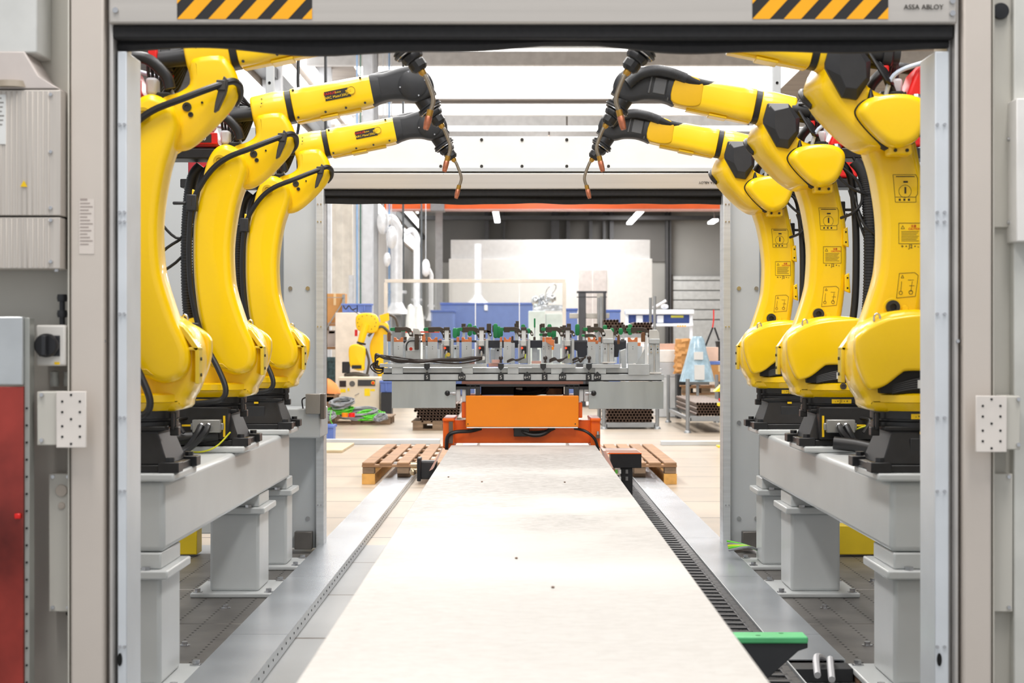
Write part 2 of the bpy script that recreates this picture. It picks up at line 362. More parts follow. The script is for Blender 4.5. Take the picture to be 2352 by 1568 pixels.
# ---------------------------------------------------------------- far enclosure wall with door opening
YF = 10.0
pz = PZ(395, YF)
def fwall(side):
    s = -1 if side == 'left' else 1
    xi = PX(727, YF) if s < 0 else PX(1677, YF)
    mb = MB()
    w = .19 if s < 0 else .17
    mb.box(min(xi, xi+s*w), max(xi, xi+s*w), YF, YF+.35, .03, PZ(312, YF), 0)
    mb.box(min(xi+s*(w+.06), xi+s*1.5), max(xi+s*(w+.06), xi+s*1.5), YF+.1, YF+.16, .1, 2.46, 0)
    mb.box(min(xi+s*w, xi+s*(w+.06)), max(xi+s*w, xi+s*(w+.06)), YF+.12, YF+.2, .1, 2.46, 1)
    o = mb.build('wall_far_'+side, [graycab, mat('panel_joint_grey', (150, 155, 158), .5)], bevel=.006); struct(o)
    return xi, s
for sd in ('left', 'right'):
    xi, s = fwall(sd)
    e = empty('door_guide_rail', (xi, YF-.02, 0), 'aluminium %s guide rail of the far roller door' % sd, 'door rail')
    MB().box(min(0, -s*.045)-(.0), max(0, -s*.045), -.02, .14, .02, PZ(435, YF)).build('rail_profile', alu, e, bevel=.004)
    mb = MB()
    for z in (.28, 1.3, 1.9, 2.0):
        for q in (.012, .03): mb.cyl((-s*q, -.028, z), (-s*q, -.018, z), .004, n=8)
    mb.build('screw', chrome, e)
    mb = MB()
    for z in (.75, 1.52, .2):
        for q in (.05, .15): mb.cyl((s*q, .012, z), (s*q, .022, z), .012, n=10)
    mb.build('panel_bolt', chrome, e)
    ps = empty('enclosure_post', (xi+s*.28, YF+.1, 2.35), 'grey perforated enclosure post rising above the %s robots' % sd, 'post')
    MB().box(-.022, .022, -.03, .03, 0, .68).build('post_profile', graycab, ps, bevel=.004)
    mb = MB()
    for z in (.12, .36, .56): mb.cyl((0, -.034, z), (0, -.029, z), .008, n=10)
    mb.build('bolt_hole', hole, ps)
    o = MB().box(-.05 if s < 0 else -.05, .05, -.05, .02, 0, .1).build('floor_bracket', darksteel, None, bevel=.004)
o2 = [x for x in C.objects if x.name.startswith('floor_bracket')]
for x, s, sd in zip(o2, (-1, 1), ('left', 'right')):
    x.location = ((PX(700, YF), PX(1722, YF))[s > 0], YF-.03, .03); tag(x, 'dark steel floor bracket at the foot of the %s far cell wall' % sd, 'bracket')
tb = empty('enclosure_top_beam', (0, YF+.1, 2.98), 'grey cross beam closing the top of the cell above the far door', 'beam')
MB().box(-2.4, 2.4, -.04, .04, -.06, .06).build('beam_profile', graycab, tb, bevel=.005)
mb = MB()
for x in (-.9, -.2, .55, 1.1): mb.cyl((x, -.046, -.02), (x, -.04, -.02), .01, n=10)
mb.build('bolt', chrome, tb)

def roller_door(name, y, x0, x1, zb, zt, zs, lab, flip=False, wave=.006, k=9.):
    e = empty(name, ((x0+x1)/2, y, zb), lab, 'roller door')
    w = (x1-x0)/2
    MB().box(-w, w, 0, .2, 0, zt-zb).build('header_profile', hdr, e, bevel=.006)
    MB().box(-w+.005, w-.005, .02, .16, -.038, .0).build('curtain_bar', seal, e, bevel=.006)
    mb = MB(); N = 120; zt2 = -.036
    top = []; 
    secs = []
    for i in range(N+1):
        x = -w+.012+(2*w-.024)*i/N
        zb2 = zs-zb+wave*math.sin(x*k+1.1)*(.5+.5*math.sin(x*k*.37+2))+wave*.4*math.sin(x*k*2.3)
        yy = .07+.008*math.sin(x*k*.8)
        secs.append([(x, yy-.012, zt2), (x, yy-.02, (zt2+zb2)/2), (x, yy-.012, zb2), (x, yy+.012, zb2), (x, yy+.004, (zt2+zb2)/2), (x, yy+.012, zt2)])
    mb.loft(secs); mb.build('seal_strip', seal, e)
    return e
fd = roller_door('far_roller_door', YF, PX(732, YF), PX(1677, YF), PZ(434, YF), PZ(397, YF), PZ(466, YF), 'far roller door header with black rubber seal under the white machine hood', wave=.004)
mb = MB(); mb.text('ASSA ABLOY', .0195, Matrix.Rotation(PI, 4, 'Y') @ Matrix.Rotation(0, 4, 'X') @ face_m(0, 0, 0))
mb.xf(Matrix.Translation((PX(1627, YF)-fd.location.x, -.004, PZ(419, YF)-fd.location.z))).build('lettering', ink, fd)
hd = empty('machine_hood', (PX(1216, YF), YF+.02, PZ(393, YF)), 'white sheet metal hood above the far roller door', 'hood')
w = (1680-752)/2*YF/FPX
MB().box(-w, w, 0, .3, 0, PZ(312, YF)-PZ(393, YF)).build('hood_panel', white, hd, bevel=.006)
MB().box(-w, w, -.015, 0, 0, .02).build('lower_lip', alu, hd)
mb = MB()
for px in (1106, 1199, 1302, 1012, 1398):
    for py in (320, 381):
        x = PX(px, YF)-hd.location.x; z = PZ(py, YF)-hd.location.z
        mb.cyl((x, -.006, z), (x, -.001, z), .009, n=12)
mb.build('mounting_hole', ink, hd)

# ---------------------------------------------------------------- near door frame
YN = 4.85
def NX(px): return PX(px, YN)
def NZ(py): return PZ(py, YN)
nd = roller_door('near_roller_door', YN, NX(249), NX(2199), NZ(54), 2.42, NZ(107), 'near roller door header with hazard stripes and black rubber seal across the top', wave=.014, k=5.2)
for a, b_, n_ in ((407, 717, 'hazard_sticker'), (1728, 2040, 'hazard_sticker')):
    mb = MB(); x0 = NX(a)-nd.location.x; x1 = NX(b_)-nd.location.x; z0 = NZ(44)-nd.location.z; h = .3
    mb.box(x0, x1, -.0015, -.0003, z0, z0+h, 0)
    st = .087; 
    for k in range(-5, 6):
        q = [(x0+k*st, z0), (x0+k*st+.048, z0), (x0+k*st+.048+h*.92, z0+h), (x0+k*st+h*.92, z0+h)]
        # clip in x
        def clip(poly, xc, keep):
            out = []
            for i in range(len(poly)):
                p, r = poly[i-1], poly[i]; ip, ir = keep(p[0], xc), keep(r[0], xc)
                if ip != ir:
                    t = (xc-p[0])/(r[0]-p[0]); out.append((xc, p[1]+t*(r[1]-p[1])))
                if ir: out.append(r)
            return out
        q = clip(q, x0, lambda x, c: x >= c); q = clip(q, x1, lambda x, c: x <= c) if q else q
        if len(q) > 2: mb.prism(q, -.0025, -.0016, 'xz', 1)
    mb.build(n_, [stick_k, stick_y], nd, smooth=False)
mb = MB(); mb.text('ASSA ABLOY', .0195, face_m(NX(2121)-nd.location.x, -.003, NZ(17)-nd.location.z)); mb.build('lettering', ink, nd)
mb = MB()
for px, py in ((266, 24), (2187, 3), (2187, 31)):
    mb.cyl((NX(px)-nd.location.x, -.008, NZ(py)-nd.location.z), (NX(px)-nd.location.x, -.001, NZ(py)-nd.location.z), .008, n=10)
mb.build('screw', chrome, nd)

def near_post(side):
    s = -1 if side == 'left' else 1
    m = (lambda px: px) if s < 0 else (lambda px: px)
    e = empty('near_door_post', (NX(222) if s < 0 else NX(2213), YN, 0), 'beige %s post of the near door frame' % side, 'door post')
    if s < 0: segs = ((162, 238, 0.0, beige), )
    else: segs = ((2213, 2278, 0.0, beige), )
    X0 = e.location.x
    for a, b_, yy, mm in segs: MB().box(NX(a)-X0, NX(b_)-X0, yy, .22, 0, 2.6).build('post_front', mm, e, bevel=.006, seg=3)
    a, b_ = (148, 162) if s < 0 else (2278, 2292)
    mb = MB(); mb.box(NX(a)-X0, NX(b_)-X0, .03, .22, 0, 2.6)
    xm = NX((a+b_)/2)-X0; mb.box(xm-.003, xm+.003, .01, .06, 0, 2.6)
    mb.build('edge_profile', beigep, e, bevel=.004)
    g = empty('near_guide_rail', (NX(260) if s < 0 else NX(2180), YN+.02, 0), 'grooved aluminium %s guide rail of the near door' % side, 'door rail')
    X0 = g.location.x; mb = MB()
    if s < 0: rows = ((238, 247, .03), (247, 256, .0), (256, 262, .05), (262, 284, .02))
    else: rows = ((2206, 2213, .03), (2197, 2206, .0), (2188, 2197, .04), (2155, 2188, .02))
    for i, (a, b_, yy) in enumerate(rows): mb.box(NX(a)-X0, NX(b_)-X0, yy, .2, .0, NZ(112) if i == 3 else 2.2, 1 if i == 3 else 0)
    mb.build('rail_profile', [mat('grooved_rail', (196, 192, 188), .4, .4), mat('guide_rail_alu', (222, 226, 230), .38, .35, var=.03)], g, bevel=.003)
    mb = MB()
    for py in (282, 485, 507, 720, 960, 1130, 1490): 
        for dx in ((268, 279) if s < 0 else (2160, 2177)):
            mb.cyl((NX(dx)-X0, .012, NZ(py)), (NX(dx)-X0, .02, NZ(py)), .0045, n=8)
    mb.cyl((NX(236 if s < 0 else 2203)-X0, -.008, NZ(783)), (NX(236 if s < 0 else 2203)-X0, .0, NZ(783)), .005, n=8)
    mb.build('rail_screw', chrome, g)
    px = 268 if s < 0 else 2165
    mb = MB(); mb.lathe([(0, 0), (.009, 0), (.009, .006), (0, .006)], (0, 0, 0), (0, 1, 0)); mb.xf(Matrix.Translation((NX(px)-X0, .014, NZ(1520))) @ Matrix.Diagonal((.7, 1, 2, 1))); mb.build('slot_hole', hole, g)
near_post('left'); near_post('right')

# left of the near frame
X0 = NX(80)
struct(MB().box(NX(-1200), NX(152), YN+.12, YN+.18, 0, 2.7).build('wall_near_left', beigep, bevel=.004))
struct(MB().box(NX(2290), NX(3600), YN+.08, YN+.14, 0, 2.7).build('wall_near_right', beigep, bevel=.004))
struct(MB().box(NX(2338), NX(3600), YN+.04, YN+.09, 0, 2.7).build('trim_10', mat('pale_trim', (206, 205, 198), .5), bevel=.004))
struct(MB().box(NX(2288), NX(2340), YN+.066, YN+.084, NZ(519), NZ(-100)).build('trim_11', beigep, bevel=.003))
# drive unit with ribbed front
du = empty('drive_unit', (NX(60), YN-.04, NZ(618)), 'ribbed beige motor drive unit on the wall left of the near door', 'drive unit')
X0, Z0 = du.location.x, du.location.z
drvm = mat('drive_unit_beige', (203, 195, 186), .4, .25, var=.04, scale=4, stretch=(16, 1, .4))
mb = MB(); mb.box(NX(-120)-X0, NX(148)-X0, 0, .15, NZ(497)-Z0, NZ(211)-Z0)
for px in range(-110, 130, 12): mb.box(NX(px)-X0, NX(px+4)-X0, -.0025, .01, NZ(497)-Z0, NZ(215)-Z0)
mb.build('upper_housing', drvm, du, bevel=.006, seg=3)
mb = MB(); mb.box(NX(-120)-X0, NX(146)-X0, .003, .15, 0, NZ(501)-Z0)
for px in range(-110, 130, 12): mb.box(NX(px)-X0, NX(px+4)-X0, .0, .01, .002, NZ(503)-Z0)
mb.build('lower_cover', drvm, du, bevel=.006, seg=3)
mb = MB()
for py in (222, 352, 480, 508, 602): mb.cyl((NX(126)-X0, -.006, NZ(py)-Z0), (NX(126)-X0, .003, NZ(py)-Z0), .005, n=10)
mb.cyl((NX(132)-X0, .03, NZ(624)-Z0), (NX(132)-X0, .03, NZ(612)-Z0), .007, n=10)
mb.build('screw', chrome, du)
mb = MB(); x, z = NX(65)-X0, NZ(432)-Z0; mb.prism([(x-.01, z), (x+.01, z), (x, z+.0175)], -.0045, -.003); mb.build('warning_triangle', mat('warning_yellow', (250, 205, 0), .5), du, smooth=False)
mb = MB(); mb.box(NX(-20)-X0, NX(24)-X0, -.0035, -.0028, NZ(335)-Z0, NZ(222)-Z0, 0)
for k in range(7): mb.box(NX(-18)-X0, NX(14+(k*5) % 7)-X0, -.004, -.0035, NZ(232+k*10)-Z0, NZ(229+k*10)-Z0, 1)
mb.build('rating_label', [labelw, mat('grey_print', (130, 125, 120), .6)], du, smooth=False)
# hood above
eh = empty('extraction_hood', (NX(30), YN+.02, NZ(208)), 'white extraction hood with flared skirt above the drive unit', 'hood')
X0, Z0 = eh.location.x, eh.location.z
MB().box(NX(-150)-X0, NX(92)-X0, -.05, .1, NZ(125)-Z0, 2.6-Z0).build('hood_body', mat('hood_white', (214, 214, 210), .5), eh, bevel=.004)
def rect(x0, x1, y0, y1, z): return [(x0, y0, z), (x1, y0, z), (x1, y1, z), (x0, y1, z)]
mb = MB(); mb.loft([rect(NX(-150)-X0, NX(64)-X0, -.055, .1, NZ(123)-Z0), rect(NX(-160)-X0, NX(98)-X0, -.06, .1, NZ(180)-Z0), rect(NX(-165)-X0, NX(143)-X0, -.06, .1, .0)])
mb.build('skirt', mat('hood_skirt', (200, 190, 184), .5), eh, bevel=.003)
mb = MB(); mb.cyl((NX(30)-X0, -.03, NZ(205)-Z0), (NX(30)-X0, -.03, NZ(190)-Z0), .056, .05, n=24); mb.build('collar_ring', mat('hood_ring', (150, 138, 122), .5), eh)
# rotary isolator switch
sw = empty('isolator_switch', (NX(115), YN+.06, NZ(840)), 'grey isolator switch box with black rotary knob left of the near door', 'switch')
X0, Z0 = sw.location.x, sw.location.z
MB().box(NX(82)-X0, NX(150)-X0, -.06, .06, 0, NZ(746)-Z0).build('switch_box', mat('switch_grey', (216, 212, 205), .5), sw, bevel=.006, seg=3)
MB().box(NX(90)-X0, NX(138)-X0, -.064, -.058, NZ(818)-Z0, NZ(770)-Z0).build('face_plate', blackp, sw, bevel=.002)
kb = MB().lathe([(0, 0), (.033, 0), (.033, .018), (.029, .024), (0, .024)], (NX(110)-X0, -.064, NZ(793)-Z0), (0, -1, 0), n=28).build('rotary_knob', black, sw)
MB().box(-.006, .006, -.03, 0, -.028, .028).xf(Matrix.Translation((NX(110)-X0, -.08, NZ(793)-Z0))).build('grip', blackp, kb, bevel=.002)
MB().box(NX(125)-X0, NX(137)-X0, -.0615, -.0595, NZ(837)-Z0, NZ(831)-Z0).build('yellow_label', labely, sw)
mb = MB()
for px, py in ((130, 683), (130, 720)):
    mb.lathe([(0, 0), (.013, 0), (.015, .01), (.013, .02), (0, .02)], (NX(px)-X0, 0, NZ(py+8)-Z0))
mb.cyl((NX(130)-X0, 0, NZ(745)-Z0), (NX(130)-X0, 0, NZ(690)-Z0), .008)
mb.build('cable_gland', blackp, sw)
mb = MB()
for px in (112, 144): mb.lathe([(0, 0), (.012, 0), (.014, .012), (.011, .03), (.014, .04), (0, .045)], (NX(px)-X0, 0, NZ(888)-Z0))
mb.build('lower_gland', mat('gland_grey', (150, 150, 145), .4), sw)
def drill_plate(px0, px1, side, bx0, bx1):
    e = empty('bracket_plate', (NX(px0), YN-.01, NZ(1025)), 'white drilled bracket plate bolted across the %s post of the near door' % side, 'bracket')
    X0, Z0 = e.location.x, e.location.z; dy = 10 if side == 'right' else 0
    MB().box(0, NX(px1)-X0, -.05, -.04, NZ(1025+dy)-Z0, NZ(897+dy)-Z0).build('drilled_plate', mat('plate_white', (228, 220, 212), .5), e, bevel=.002)
    MB().box(NX(bx0)-X0, NX(bx1)-X0, -.04, .07, NZ(1020+dy)-Z0, NZ(898+dy)-Z0).build('mounting_box', beigep, e, bevel=.003)
    mb = MB(); cx = (px0+px1)/2
    for dx, py in ((0, 905), (-20, 920), (20, 920), (-20, 944), (20, 944), (0, 960), (-20, 976), (20, 976), (-20, 1000), (20, 1000), (0, 1016)):
        mb.cyl((NX(cx+dx)-X0, -.0515, NZ(py+dy)-Z0), (NX(cx+dx)-X0, -.049, NZ(py+dy)-Z0), .0033, n=10)
    mb.build('drill_hole', hole, e)
    mb = MB(); bx = bx0+12 if side == 'left' else bx1-6
    for py in (905, 1008): mb.cyl((NX(bx)-X0, -.05, NZ(py+dy)-Z0), (NX(bx)-X0, -.038, NZ(py+dy)-Z0), .0055, n=8)
    mb.build('bolt', chrome, e)
drill_plate(142, 210, 'left', 96, 150); drill_plate(2229, 2299, 'right', 2299, 2332)
def cover_strip(px0, px1, side):
    e = empty('cover_strip', (NX(px0), YN+.04, NZ(1410)), 'screwed beige cover strip low on the wall %s of the near door' % side, 'cover')
    X0, Z0 = e.location.x, e.location.z
    MB().box(0, NX(px1)-X0, 0, .08, 0, NZ(1090)-Z0).build('cover_panel', beigep, e, bevel=.003)
    mb = MB()
    for px in ((113, 149) if side == 'left' else (2288, 2326)):
        for py in (1097, 1399): mb.cyl((NX(px)-X0, -.006, NZ(py)-Z0), (NX(px)-X0, .001, NZ(py)-Z0), .0055, n=8)
    mb.build('screw', chrome, e)
    return e
cs = cover_strip(103, 152, 'left'); cover_strip(2286, 2336, 'right')
X0, Z0 = cs.location.x, cs.location.z
mb = MB()
mb.lathe([(0, 0), (.017, 0), (.016, .005), (0, .006)], (NX(133)-X0, 0, NZ(1129)-Z0), (0, -1, 0)); mb.lathe([(0, 0), (.01, 0), (.009, .004), (0, .005)], (NX(133)-X0, 0, NZ(1164)-Z0), (0, -1, 0))
mb.build('blind_plug', mat('plug_beige', (190, 178, 165), .5), cs)
mb = MB().lathe([(0, 0), (.009, 0), (.009, .003), (0, .003)], (NX(134)-X0, .078, NZ(1423)-Z0), (0, -1, 0)); mb.build('cable_hole', hole, cs)
# glossy machine door on the far left, red reflection painted into its colour
rc = empty('glossy_machine_door', (NX(0), YN-.08, 0), 'glossy machine door with painted red reflection in an aluminium frame at the far left', 'machine door')
X0 = rc.location.x
redm = mat('red_reflection_panel', (170, 62, 52), .12, .3, var=.45, scale=2.2)
MB().box(NX(-200)-X0, NX(72)-X0, 0, .05, 0, NZ(886)).build('door_panel', redm, rc, bevel=.002)
MB().box(NX(-200)-X0, NX(72)-X0, -.005, .05, NZ(882), NZ(728)).build('upper_panel', mat('upper_sheet', (196, 199, 200), .25, .6, var=.12, scale=3), rc, bevel=.003)
mb = MB(); mb.box(NX(72)-X0, NX(84)-X0, .01, .06, 0, NZ(730)); mb.build('edge_rail', mat('edge_rail_grey', (165, 166, 160), .4, .4), rc, bevel=.002)
mb = MB()
for k in range(17): mb.cyl((NX(78)-X0, .006, .28+k*.047), (NX(78)-X0, .011, .28+k*.047), .003, n=8)
mb.build('rail_hole', hole, rc)
MB().box(NX(54)-X0, NX(68)-X0, -.012, 0, NZ(1184), NZ(1172)).build('red_latch', red, rc, bevel=.003)
# right side box + knob + label sticker
wb = empty('white_wall_box', (NX(2330), YN-.02, NZ(555)), 'white box on the wall at the right edge of the picture', 'wall box')
MB().box(0, .2, 0, .12, 0, NZ(228)-NZ(555)).build('box_body', mat('box_white', (236, 233, 228), .5), wb, bevel=.003)
mb = MB()
for py in (315, 508): mb.cyl((-.006, .07, NZ(py)-NZ(555)), (0, .07, NZ(py)-NZ(555)), .006, n=8); 
mb.build('hinge_pin', chrome, wb)
o = MB().lathe([(0, 0), (.021, 0), (.024, .01), (.022, .018), (0, .02)], (NX(2311), YN+.066, NZ(17)), (0, -1, 0), n=28).build('round_vent_cap', black)
tag(o, 'round black cap on the panel above the right bracket, top right corner', 'cap')
st = empty('rating_sticker', (NX(200), YN-.0008, NZ(583)), 'pale printed rating sticker on the left near door post', 'sticker')
MB().box(NX(182)-NX(200), NX(217)-NX(200), -.0006, 0, 0, NZ(457)-NZ(583)).build('sticker_sheet', mat('sticker_pale', (218, 208, 199), .5, var=.01), st, smooth=False)
mb = MB()
for k in range(14):
    z = .15-k*.0095; mb.box(-.019, -.019+.02+.015*((k*7) % 5)/4, -.0011, -.0006, z-.0015, z+(.002 if k else .004))
mb.build('print_lines', mat('faint_print', (165, 152, 145), .6), st, smooth=False)

# ================================================================== FLOOR FITTINGS
def floor_plates(x0, x1, side):
    e = empty('floor_plate', ((x0+x1)/2, 7.2, 0), 'dark perforated steel plates bolted to the floor under the %s robots' % side, 'steel plate')
    X0 = e.location.x
    for i, (a, b_) in enumerate(((4.7, 6.4), (6.41, 7.32), (7.33, 8.34), (8.35, 9.75))):
        o = MB().box(x0-X0, x1-X0, a-7.2, b_-7.2, .001, .028).build('plate_section', [darksteel], e, bevel=.003)
    mb = MB()
    for i in range(7):
        x = (x0+.07+i*.115 if side == 'right' else x1-.07-i*.115)-X0
        for k in range(88): mb.cyl((x, 4.9-7.2+k*.055, .027), (x, 4.9-7.2+k*.055, .0285), .006, n=6)
    o = mb.build('perforation', hole, e, smooth=False); o['kind'] = 'stuff'
    ie = x0 if side == 'right' else x1
    MB().box(ie-X0-.003, ie-X0+.003, 4.7-7.2, 9.75-7.2, .001, .027).build('rusty_edge', rust, e)
    mb = MB()
    for y in (6.8, 7.75, 8.62):
        for q in (.16, .55):
            x = (x0+q if side == 'right' else x1-q)-X0
            mb.lathe([(0, 0), (.022, 0), (.022, .004), (.012, .005), (.012, .016), (0, .016)], (x, y-7.2, .028), n=12)
    mb.build('floor_bolt', chrome, e)
floor_plates(-2.45, -1.145, 'left'); floor_plates(1.20, 2.45, 'right')
def strip(x0, x1, ya, yb, side, lip):
    e = empty('cover_sheet', ((x0+x1)/2, ya, 0), 'galvanised cover sheet on the floor along the %s of the work table' % side, 'metal cover')
    X0 = e.location.x; cuts = [ya, 6.9, 8.6, 10.3, 12.2, yb] if yb > 13 else [ya, yb]
    for a, b_ in zip(cuts, cuts[1:]): MB().box(x0-X0, x1-X0, a-ya, b_-ya-.004, .052, .056).build('sheet_section', galv, e)
    for x in (x0, x1-.004): MB().box(x-X0, x+.004-X0, 0, yb-ya, .002, .052).build('side_flange', alu, e)
    mb = MB()
    if lip:
        for k in range(int((yb-ya)/.12)): mb.cyl((x1-X0, k*.12+.05, .03), (x1-X0+.002, k*.12+.05, .03), .005, n=8)
        mb.build('flange_hole', hole, e, smooth=False)
strip(-1.14, -.915, 4.75, 16.5, 'left', True); strip(.975, 1.19, 6.35, 16.5, 'right', False)
# energy chain
ec = empty('energy_chain', (.772, 5.4, 0), 'black plastic energy chain lying in its tray beside the right table edge', 'cable chain')
linkmb = MB()
linkmb.box(.155, .19, -.052, .052, 0, .05); linkmb.box(.145, .158, -.03, .056, .004, .056); linkmb.box(-.19, -.155, -.052, .052, 0, .05)
linkmb.loft([[(-.16, -.03, .046), (-.16, -.012, .046), (-.16, -.012, .054), (-.16, -.03, .054)], [(.1, -.036, .046), (.1, -.008, .046), (.1, -.008, .054), (.1, -.036, .054)], [(.16, -.045, .046), (.16, .0, .046), (.16, .0, .054), (.16, -.045, .054)]])
linkmb.box(-.155, .155, .03, .04, .044, .05); linkmb.box(-.155, .155, -.05, .05, .0, .004)
l0 = linkmb.build('chain_link', mat('chain_black', (58, 58, 60), .42, var=.05), ec, bevel=.002)
l0.location = (0, 0, .008)
for k in range(1, 88):
    c = l0.copy(); C.objects.link(c); c.parent = ec; c.location = (0, k*.111, .008)
tr = MB().box(-.2, -.195, -.1, 9.8, 0, .06).box(.196, .2, -.1, 9.8, 0, .062).box(-.2, .2, -.1, 9.8, 0.001, .005).build('tray', [alu], ec)
gb = empty('green_guide_block', (PX(1770, 5.6), 5.6, .05), 'green plastic guide block on a black bracket over the energy chain', 'guide block')
x0, x1 = PX(1640, 5.6)-gb.location.x, PX(1852, 5.6)-gb.location.x
MB().box(x0, x1, -.04, .06, .2, .222).build('green_pad', greenm, gb, bevel=.006, seg=3)
MB().prism([(x0, .03), (x0+.16, .08), (x1-.03, .175), (x1, .185), (x1, .2), (x0, .2)], -.03, .05).build('bracket', blackp, gb, bevel=.002)
mb = MB()
for q, yy in ((.06, .03), (.14, -.01), (.02+.2, .03)): mb.cyl((x0+q, yy, .2215), (x0+q, yy, .2228), .008, n=12)
mb.build('screw_hole', mat('green_dark', (40, 120, 70), .5), gb)
o = MB().tube([(1.02, 5.95, .075), (1.05, 6.15, .1), (1.1, 6.3, .07)], .012).tube([(1.06, 5.9, .07), (1.09, 6.1, .1), (1.13, 6.3, .06)], .012).build('grey_cable', mat('grey_cable_sheath', (175, 175, 178), .4)); tag(o, 'pair of grey cables below the end of the right cover sheet', 'cable')
e = empty('perforated_tray_end', (1.05, 6.2, .0), 'dark open end of the cable tray under the right cover sheet', 'tray')
MB().box(-.08, .14, 0, .12, .002, .05).build('tray_body', blackp, e, bevel=.002)
o = MB().tube([(1.74, 6.7, .03), (1.66, 6.3, .04), (1.6, 6.35, .12), (1.62, 6.5, .26), (1.72, 6.6, .33)], .007).build('loose_cable', mat('grey_cable_sheath', (175, 175, 178), .4)); tag(o, 'thin grey cable looping from the floor beside the near right column', 'cable')

# ---------------------------------------------------------------- plywood work table
plym = bpy.data.materials.new('worn_plywood_top'); plym.use_nodes = True
nt = plym.node_tree; b = nt.nodes['Principled BSDF']; b.inputs['Roughness'].default_value = .55
tc = nt.nodes.new('ShaderNodeTexCoord'); mp = nt.nodes.new('ShaderNodeMapping'); mp.inputs['Scale'].default_value = (1, 5, 1)
n1 = nt.nodes.new('ShaderNodeTexNoise'); n1.inputs['Scale'].default_value = 26; n1.inputs['Detail'].default_value = 8; n1.inputs['Roughness'].default_value = .7
nt.links.new(tc.outputs['Object'], mp.inputs[0]); nt.links.new(mp.outputs[0], n1.inputs['Vector'])
r = nt.nodes.new('ShaderNodeValToRGB'); r.color_ramp.elements[0].position = .36; r.color_ramp.elements[0].color = rgb((118, 110, 104)); r.color_ramp.elements[1].position = .6; r.color_ramp.elements[1].color = rgb((180, 178, 174))
n2 = nt.nodes.new('ShaderNodeTexNoise'); n2.inputs['Scale'].default_value = .9; n2.inputs['Detail'].default_value = 3; nt.links.new(tc.outputs['Object'], n2.inputs['Vector'])
mx = nt.nodes.new('ShaderNodeMix'); mx.data_type = 'RGBA'; r2 = nt.nodes.new('ShaderNodeValToRGB'); r2.color_ramp.elements[0].position = .36; r2.color_ramp.elements[1].position = .5
nt.links.new(n2.outputs[0], r2.inputs[0]); nt.links.new(n1.outputs[0], r.inputs[0]); sy = nt.nodes.new('ShaderNodeSeparateXYZ'); nt.links.new(tc.outputs['Object'], sy.inputs[0])
mr = nt.nodes.new('ShaderNodeMapRange'); mr.inputs[1].default_value = 2.4; mr.inputs[2].default_value = 4.2; mr.inputs[3].default_value = .35; nt.links.new(sy.outputs['Y'], mr.inputs[0])
mm_ = nt.nodes.new('ShaderNodeMath'); mm_.operation = 'MULTIPLY'; nt.links.new(r2.outputs[0], mm_.inputs[0]); nt.links.new(mr.outputs[0], mm_.inputs[1]); nt.links.new(mm_.outputs[0], mx.inputs[0]); mx.inputs[6].default_value = rgb((184, 180, 174)); nt.links.new(r.outputs[0], mx.inputs[7]); nt.links.new(mx.outputs[2], b.inputs['Base Color'])
TZ = .56
tb = empty('work_table', (.027, 2.6, 0), 'long plywood-topped track table running down the middle of the cell', 'table')
MB().box(-.455, .455, 0, 8.4, TZ-.02, TZ).build('plywood_top', plym, tb, bevel=.002)
mb = MB(); mb.box(-.4, -.3, .1, 9.6, TZ-.14, TZ-.021); mb.box(.3, .4, .1, 9.6, TZ-.14, TZ-.021)
mb.build('steel_rail', graybeam, tb, bevel=.004)
for y in (.4, 2.4, 4.4, 6.4, 8.2):
    for x in (-.35, .35): MB().box(x-.05, x+.05, y-.05, y+.05, .0, TZ-.14).build('leg', graybeam, tb, bevel=.004)
for px, py in ((1107, 1107), (1297, 1108), (1030, 1096), (1270, 1350), (1186, 1283)):
    D = (CAM_H-TZ)*FPX/(py-784)
    o = MB().ball((PX(px, D), D, TZ+.0025), (.005, .003), 8).build('wood_chip', rust); tag(o, 'tiny dark wood chip lying on the plywood table top', 'chip', 'wood chips on the table')

